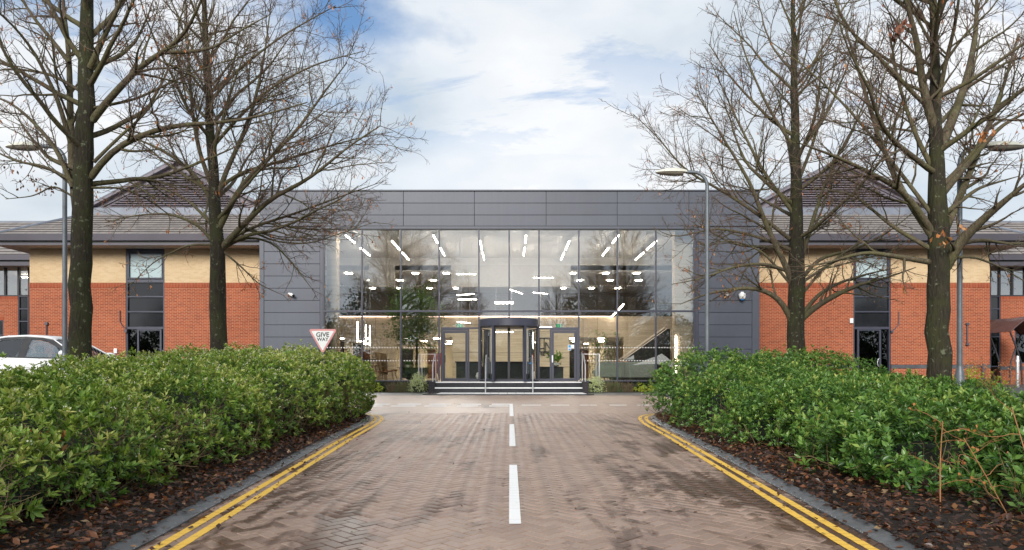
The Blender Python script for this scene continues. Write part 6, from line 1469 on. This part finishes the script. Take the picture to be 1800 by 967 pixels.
b1 = GP(1653, 912); dogwood('bare orange dogwood with one upright stem and flat side shoots', b1, np.array(PX(1657, 740, b1[1] + .05)), .0065, 5, 8)
b1 = GP(1780, 935); dogwood('bare orange dogwood stem leaning away from the kerb to the left', b1, np.array(PX(1694, 770, b1[1] + .1)), .0048, 6, 6)
b1 = GP(1850, 960); dogwood('bare orange dogwood fanning in from the edge of the bed', b1, np.array(PX(1778, 715, b1[1] + .2)), .0045, 9, 5)

# ------------------------------------------------------------------ planting under the glass front
zf_ = gz(30.6) + .02
for sg in (-1, 1):
    b_ = B().box(sg*3.55, sg*11.2, 30.35, YF - .02, .3, zf_); tag(b_.build('border_soil', M['soil']), kind='structure')
shrub('ball_shrub', 'pale variegated ball shrub beside the steps nearer the armchair', 'shrub', XA(735, 30.55), 30.5, .40, .40, zf_ - .03, ZA(656, 30.5) - zf_, 520, .045, 'leaf_var', 101, None, .1, 2.0, 7, (.6, .25), blossom=0)
shrub('ball_shrub', 'pale variegated ball shrub beside the steps nearer the sofa', 'shrub', XA(1047, 30.55), 30.5, .37, .38, zf_ - .03, ZA(662, 30.5) - zf_, 480, .045, 'leaf_var', 102, None, .1, 2.0, 7, (.6, .25))
def tuft(name, label, cx_, w_, h, n, mat, seed, droop=.0):
    rgs = np.random.default_rng(seed); r = root(name, label, 'plant', (cx_, 30.65, zf_))
    p0 = np.stack([cx_ + rgs.uniform(-w_, w_, n), 30.62 + rgs.normal(0, .12, n), np.full(n, zf_)], 1)
    d = unit(np.stack([rgs.normal(0, .3, n), rgs.normal(-.1, .3, n), np.ones(n)], 1)); ln = rgs.uniform(.5, 1, n)*h
    p, rr = grow(p0, d, ln, np.full(n, .005), np.full(n, .003), 5, rgs, -droop, .1); npmesh('stalks', *tubes(p, rr, 3), M[mat if mat in ('stem',) else 'stem'], r, kind='stuff')
    idx = np.repeat(np.arange(n), 7); q_, tan, _ = sample(p, rr, idx, rgs.random(n*7)); v, t_, va = blades(q_, tan + rgs.normal(0, .6, q_.shape), rgs.normal(size=q_.shape), .06, .014, rgs.random(len(q_)))
    npmesh('foliage', v, t_, M[mat if mat != 'stem' else 'leaf_wither'], r, va, kind='stuff')
tuft('lavender_plant', 'grey green spiky plant next to the ball shrub near the armchair', XA(711, 30.6), .32, .50, 260, 'leaf_grey', 1)
tuft('lavender_plant', 'grey green spiky plant next to the ball shrub near the sofa', XA(1075, 30.6), .36, .52, 290, 'leaf_grey', 2)
tuft('withered_plant', 'brown withered plant between the dark leaves and the spiky plant by the armchair', XA(689, 30.6), .18, .50, 140, 'stem', 3)
tuft('withered_plant', 'brown withered plant between spiky and lime plants under the sofa window', XA(1103, 30.6), .22, .48, 150, 'stem', 4)
for k, (px_, w_, h, lab) in enumerate(((661, .35, .34, 'low lime green plant in the border by the hedge end'), (1127, .28, .30, 'low lime green plant in the border under the sofa window'), (1143, .16, .28, 'smaller lime plant in the border near the sign post'))):
    shrub('lime_plant', lab, 'plant', XA(px_, 30.5), 30.45, w_, .2, zf_, h, 70, .07, 'leaf_lime', 110 + k, None, .1, 2, 6, (.6, .3), core=False)
for k, (px_, w_, h, lab) in enumerate(((671, .45, .46, 'dark evergreen plant behind the lime one at the armchair end'), (652, .4, .42, 'dark evergreen plant half hidden by the clipped hedge end'), (1118, .35, .42, 'dark evergreen plant behind the lime one under the sofa window'), (1140, .4, .44, 'dark evergreen plant beneath the mountain shaped film'), (1163, .42, .44, 'dark evergreen plant beside the smaller lime one'), (1185, .4, .42, 'dark evergreen plant at the sign post end of the border'))):
    shrub('dark_shrub', lab, 'plant', XA(px_, 30.8), 30.85, w_, .25, zf_, h, 220, .05, 'leaf_dark', 120 + k, None, .1, 2, 6, (.6, .3), core=True)
for k, px_ in enumerate((697, 717, 1085, 1092, 1156, 1174)):
    shrub('low_plant', 'tiny sage coloured cushion plant at the front of the border', 'plant', XA(px_, 30.42), 30.40, .14, .09, zf_, .10, 50, .03, 'leaf_grey', 130 + k, 'cushion plants in the border', .1, 2, 6, (.6, .3), core=False)
# bush in front of the right wing
shrub('autumn_bush', 'small bush with pale orange leaves before the brick plinth', 'shrub', XA(1707, 22), 22, .55, .5, .69, .92, 210, .06, 'leaf_orange', 140, None, .4, 2, 5, (.9, .2), 60, core=False)
shrub('lime_bush', 'bright green bush below the pale orange one', 'shrub', XA(1712, 20), 20, .75, .5, .69, .62, 260, .06, 'leaf_lime', 141, None, .2, 2, 6, (.2, .3), core=True)
shrub('low_bush', 'dark green bush at the base of the wide based lamp', 'shrub', XA(1712, 15.5), 15.5, .8, .6, .66, .42, 240, .06, 'leaf_r', 142, None, .2, 2, 7, (.4, .3), core=True)
shrub('autumn_bush', 'sparse pale orange sapling against the far brick plinth', 'shrub', XA(1767, 26), 26, .38, .3, .69, .95, 60, .05, 'leaf_orange', 143, None, .3, 2, 4, (.9, .2), 30, core=False)
# indoor tree in its bowl
Yi = 33.3; xi = XA(731, Yi)
r = root('bowl_planter', 'big dark bowl planter with a flat rim table inside the lobby', 'planter', (xi, Yi, PLAT))
B().lathe([(.28, 0), (.42, .10), (.62, .35), (.66, .52), (.66, .60)], (xi - .05, Yi, PLAT), 28).build('bowl', M['teal'], r, smooth=True)
B().lathe([(.80, .60), (.82, .62), (.80, .64)], (xi - .15, Yi, PLAT), 28).build('rim_top', M['black'], r, smooth=True)
it = root('indoor_tree', 'leafy green indoor tree growing from the dark bowl planter', 'tree', (xi, Yi, PLAT + .6))
rgs = np.random.default_rng(9)
tpth = bezier_path([(xi + .02, Yi, PLAT + .6), (xi + .06, Yi, 2.6), (xi, Yi + .02, 3.6), (xi + .05, Yi, 5.0)], 12); npmesh('trunk', *tubes(tpth[None], np.linspace(.06, .03, 12)[None], 8), M['bark'], it, smooth=True)
nb_ = 80; tt = rgs.uniform(.36, 1, nb_); pos, tan, rr = sample(tpth[None], np.linspace(.06, .03, 12)[None], np.zeros(nb_, int), tt)
an = rgs.uniform(0, 2*np.pi, nb_); d = unit(np.stack([np.cos(an), np.sin(an)*.7, rgs.normal(.12, .35, nb_)], 1)); ln = rgs.uniform(.6, 1.75, nb_) * (1.1 - .45*np.abs(tt - .7))
p, q_ = grow(pos, d, ln, np.full(nb_, .02), np.full(nb_, .006), 8, rgs, .0, .12); npmesh('limbs', *tubes(p, q_, 5), M['bark_limb'], it, smooth=True)
idx = np.repeat(np.arange(nb_), 85); P_, tn, _ = sample(p, q_, idx, rgs.uniform(.15, 1, len(idx))); P_ = P_ + rgs.normal(0, .16, P_.shape)
v, t_, va = rosettes(P_, tn + rgs.normal(0, .5, tn.shape), .075, rgs, 4, (.3, 1.2)); npmesh('foliage', v, t_, M['leaf_tree'], it, va, kind='stuff')
def pot_plant(px_, Yd, z, lab, rad, hh, big):
    x = XA(px_, Yd); r = root('pot_plant', lab, 'plant', (x, Yd, z))
    B().lathe([(rad*.5, 0), (rad, hh*.4), (rad*1.05, hh)], (x, Yd, z), 16).build('pot', M['white'], r, smooth=True)
    rg_ = np.random.default_rng(int(px_)); n = 26; P_ = np.tile([[x, Yd, z + hh]], (n, 1)) + rg_.normal(0, rad*.6, (n, 3)) + np.array([0, 0, big*.5])
    v, t_, va = rosettes(P_, rg_.normal(0, .6, (n, 3)) + np.array([0, 0, 1]), big*.7, rg_, 5, (.2, 1.2)); npmesh('foliage', v, t_, M['leaf_tree'], r, va, kind='stuff')
pot_plant(718, Yi, PLAT + .64, 'small potted plant standing on the bowl planter rim', .08, .12, .16)
pot_plant(975, 35.6, PLAT + .70, 'white bowl of leafy stems on the low dark cabinet', .26, .20, .38)
# second leafy plant by the right-hand opening
x = XA(1062, 37); r = root('tall_plant', 'tall slender green plant standing before the office opening near the stairs', 'plant', (x, 37, PLAT))
rg_ = np.random.default_rng(4); B().tube([(x, 37, PLAT), (x + .05, 37, 2.2), (x, 37, 3.3)], [.03, .025, .012], 6).build('trunk', M['bark'], r, smooth=True)
P_ = np.stack([x + rg_.normal(0, .38, 170), 37 + rg_.normal(0, .25, 170), rg_.uniform(1.5, 3.5, 170)], 1); v, t_, va = rosettes(P_, rg_.normal(size=(170, 3)) + np.array([0, 0, .6]), .09, rg_, 5, (.3, 1.2)); npmesh('foliage', v, t_, M['leaf_tree'], r, va, kind='stuff')

# ------------------------------------------------------------------ leaf litter
def litter(name, label, pts, size, seed, mat='leaf_dead'):
    rgs = np.random.default_rng(seed); n = len(pts)
    v, t_, va = blades(pts, np.stack([rgs.normal(size=n), rgs.normal(size=n), rgs.normal(0, .28, n)], 1), np.stack([rgs.normal(0, .4, n), rgs.normal(0, .4, n), np.ones(n)], 1), rgs.uniform(.5, 1.3, n)*size, rgs.uniform(.5, .8, n)*size, rgs.random(n) ** 1.5)
    o = npmesh(name, v, t_, M[mat], None, va, kind='stuff'); return tag(o, label, 'leaves')
for sg in (-1, 1):
    rgs = np.random.default_rng(60 + sg); n = 9000
    y = 3.2 + 13.6 * rgs.random(n) ** 1.15; kx = np.array([kerb_x(sg, yy) for yy in np.minimum(y, 16.8)]); off = .11 + rgs.random(n) ** 1.3 * 1.5
    x = kx + sg * off; z = np.array([max(gz(b) + .10 * min(1, (abs(a - k)) / .25), ground_z(a, b)) for a, b, k in zip(x, y, kx)]) + rgs.uniform(.005, .035, n)
    litter('leaf_litter', 'wet brown leaf litter on the bed beneath the ' + ('clipped hedge' if sg < 0 else 'evergreen shrubs'), np.stack([x, y, z], 1), .062, 70 + sg)
    n = 330; y = 3.5 + 13*rgs.random(n); kx = np.array([kerb_x(sg, min(yy, 16.5)) for yy in y]); x = kx - sg * (rgs.random(n) ** 2.2 * .5) + sg*.1
    litter('fallen_leaves', 'dark fallen leaves gathered along the kerb below the ' + ('clipped hedge' if sg < 0 else 'evergreen shrubs'), np.stack([x, y, G*y + .012 + np.where(np.abs(x) > np.abs(kx), .08*np.clip((np.abs(x)-np.abs(kx))/.1, 0, 1), 0)], 1), .055, 90 + sg)
n = 70; rgs = np.random.default_rng(5); y = rgs.uniform(5, 24, n); x = rgs.uniform(-2.6, 2.6, n)
litter('fallen_leaves', 'scattered small dead leaves lying on the block paved road', np.stack([x, y, G*y + .008], 1), .04, 99)
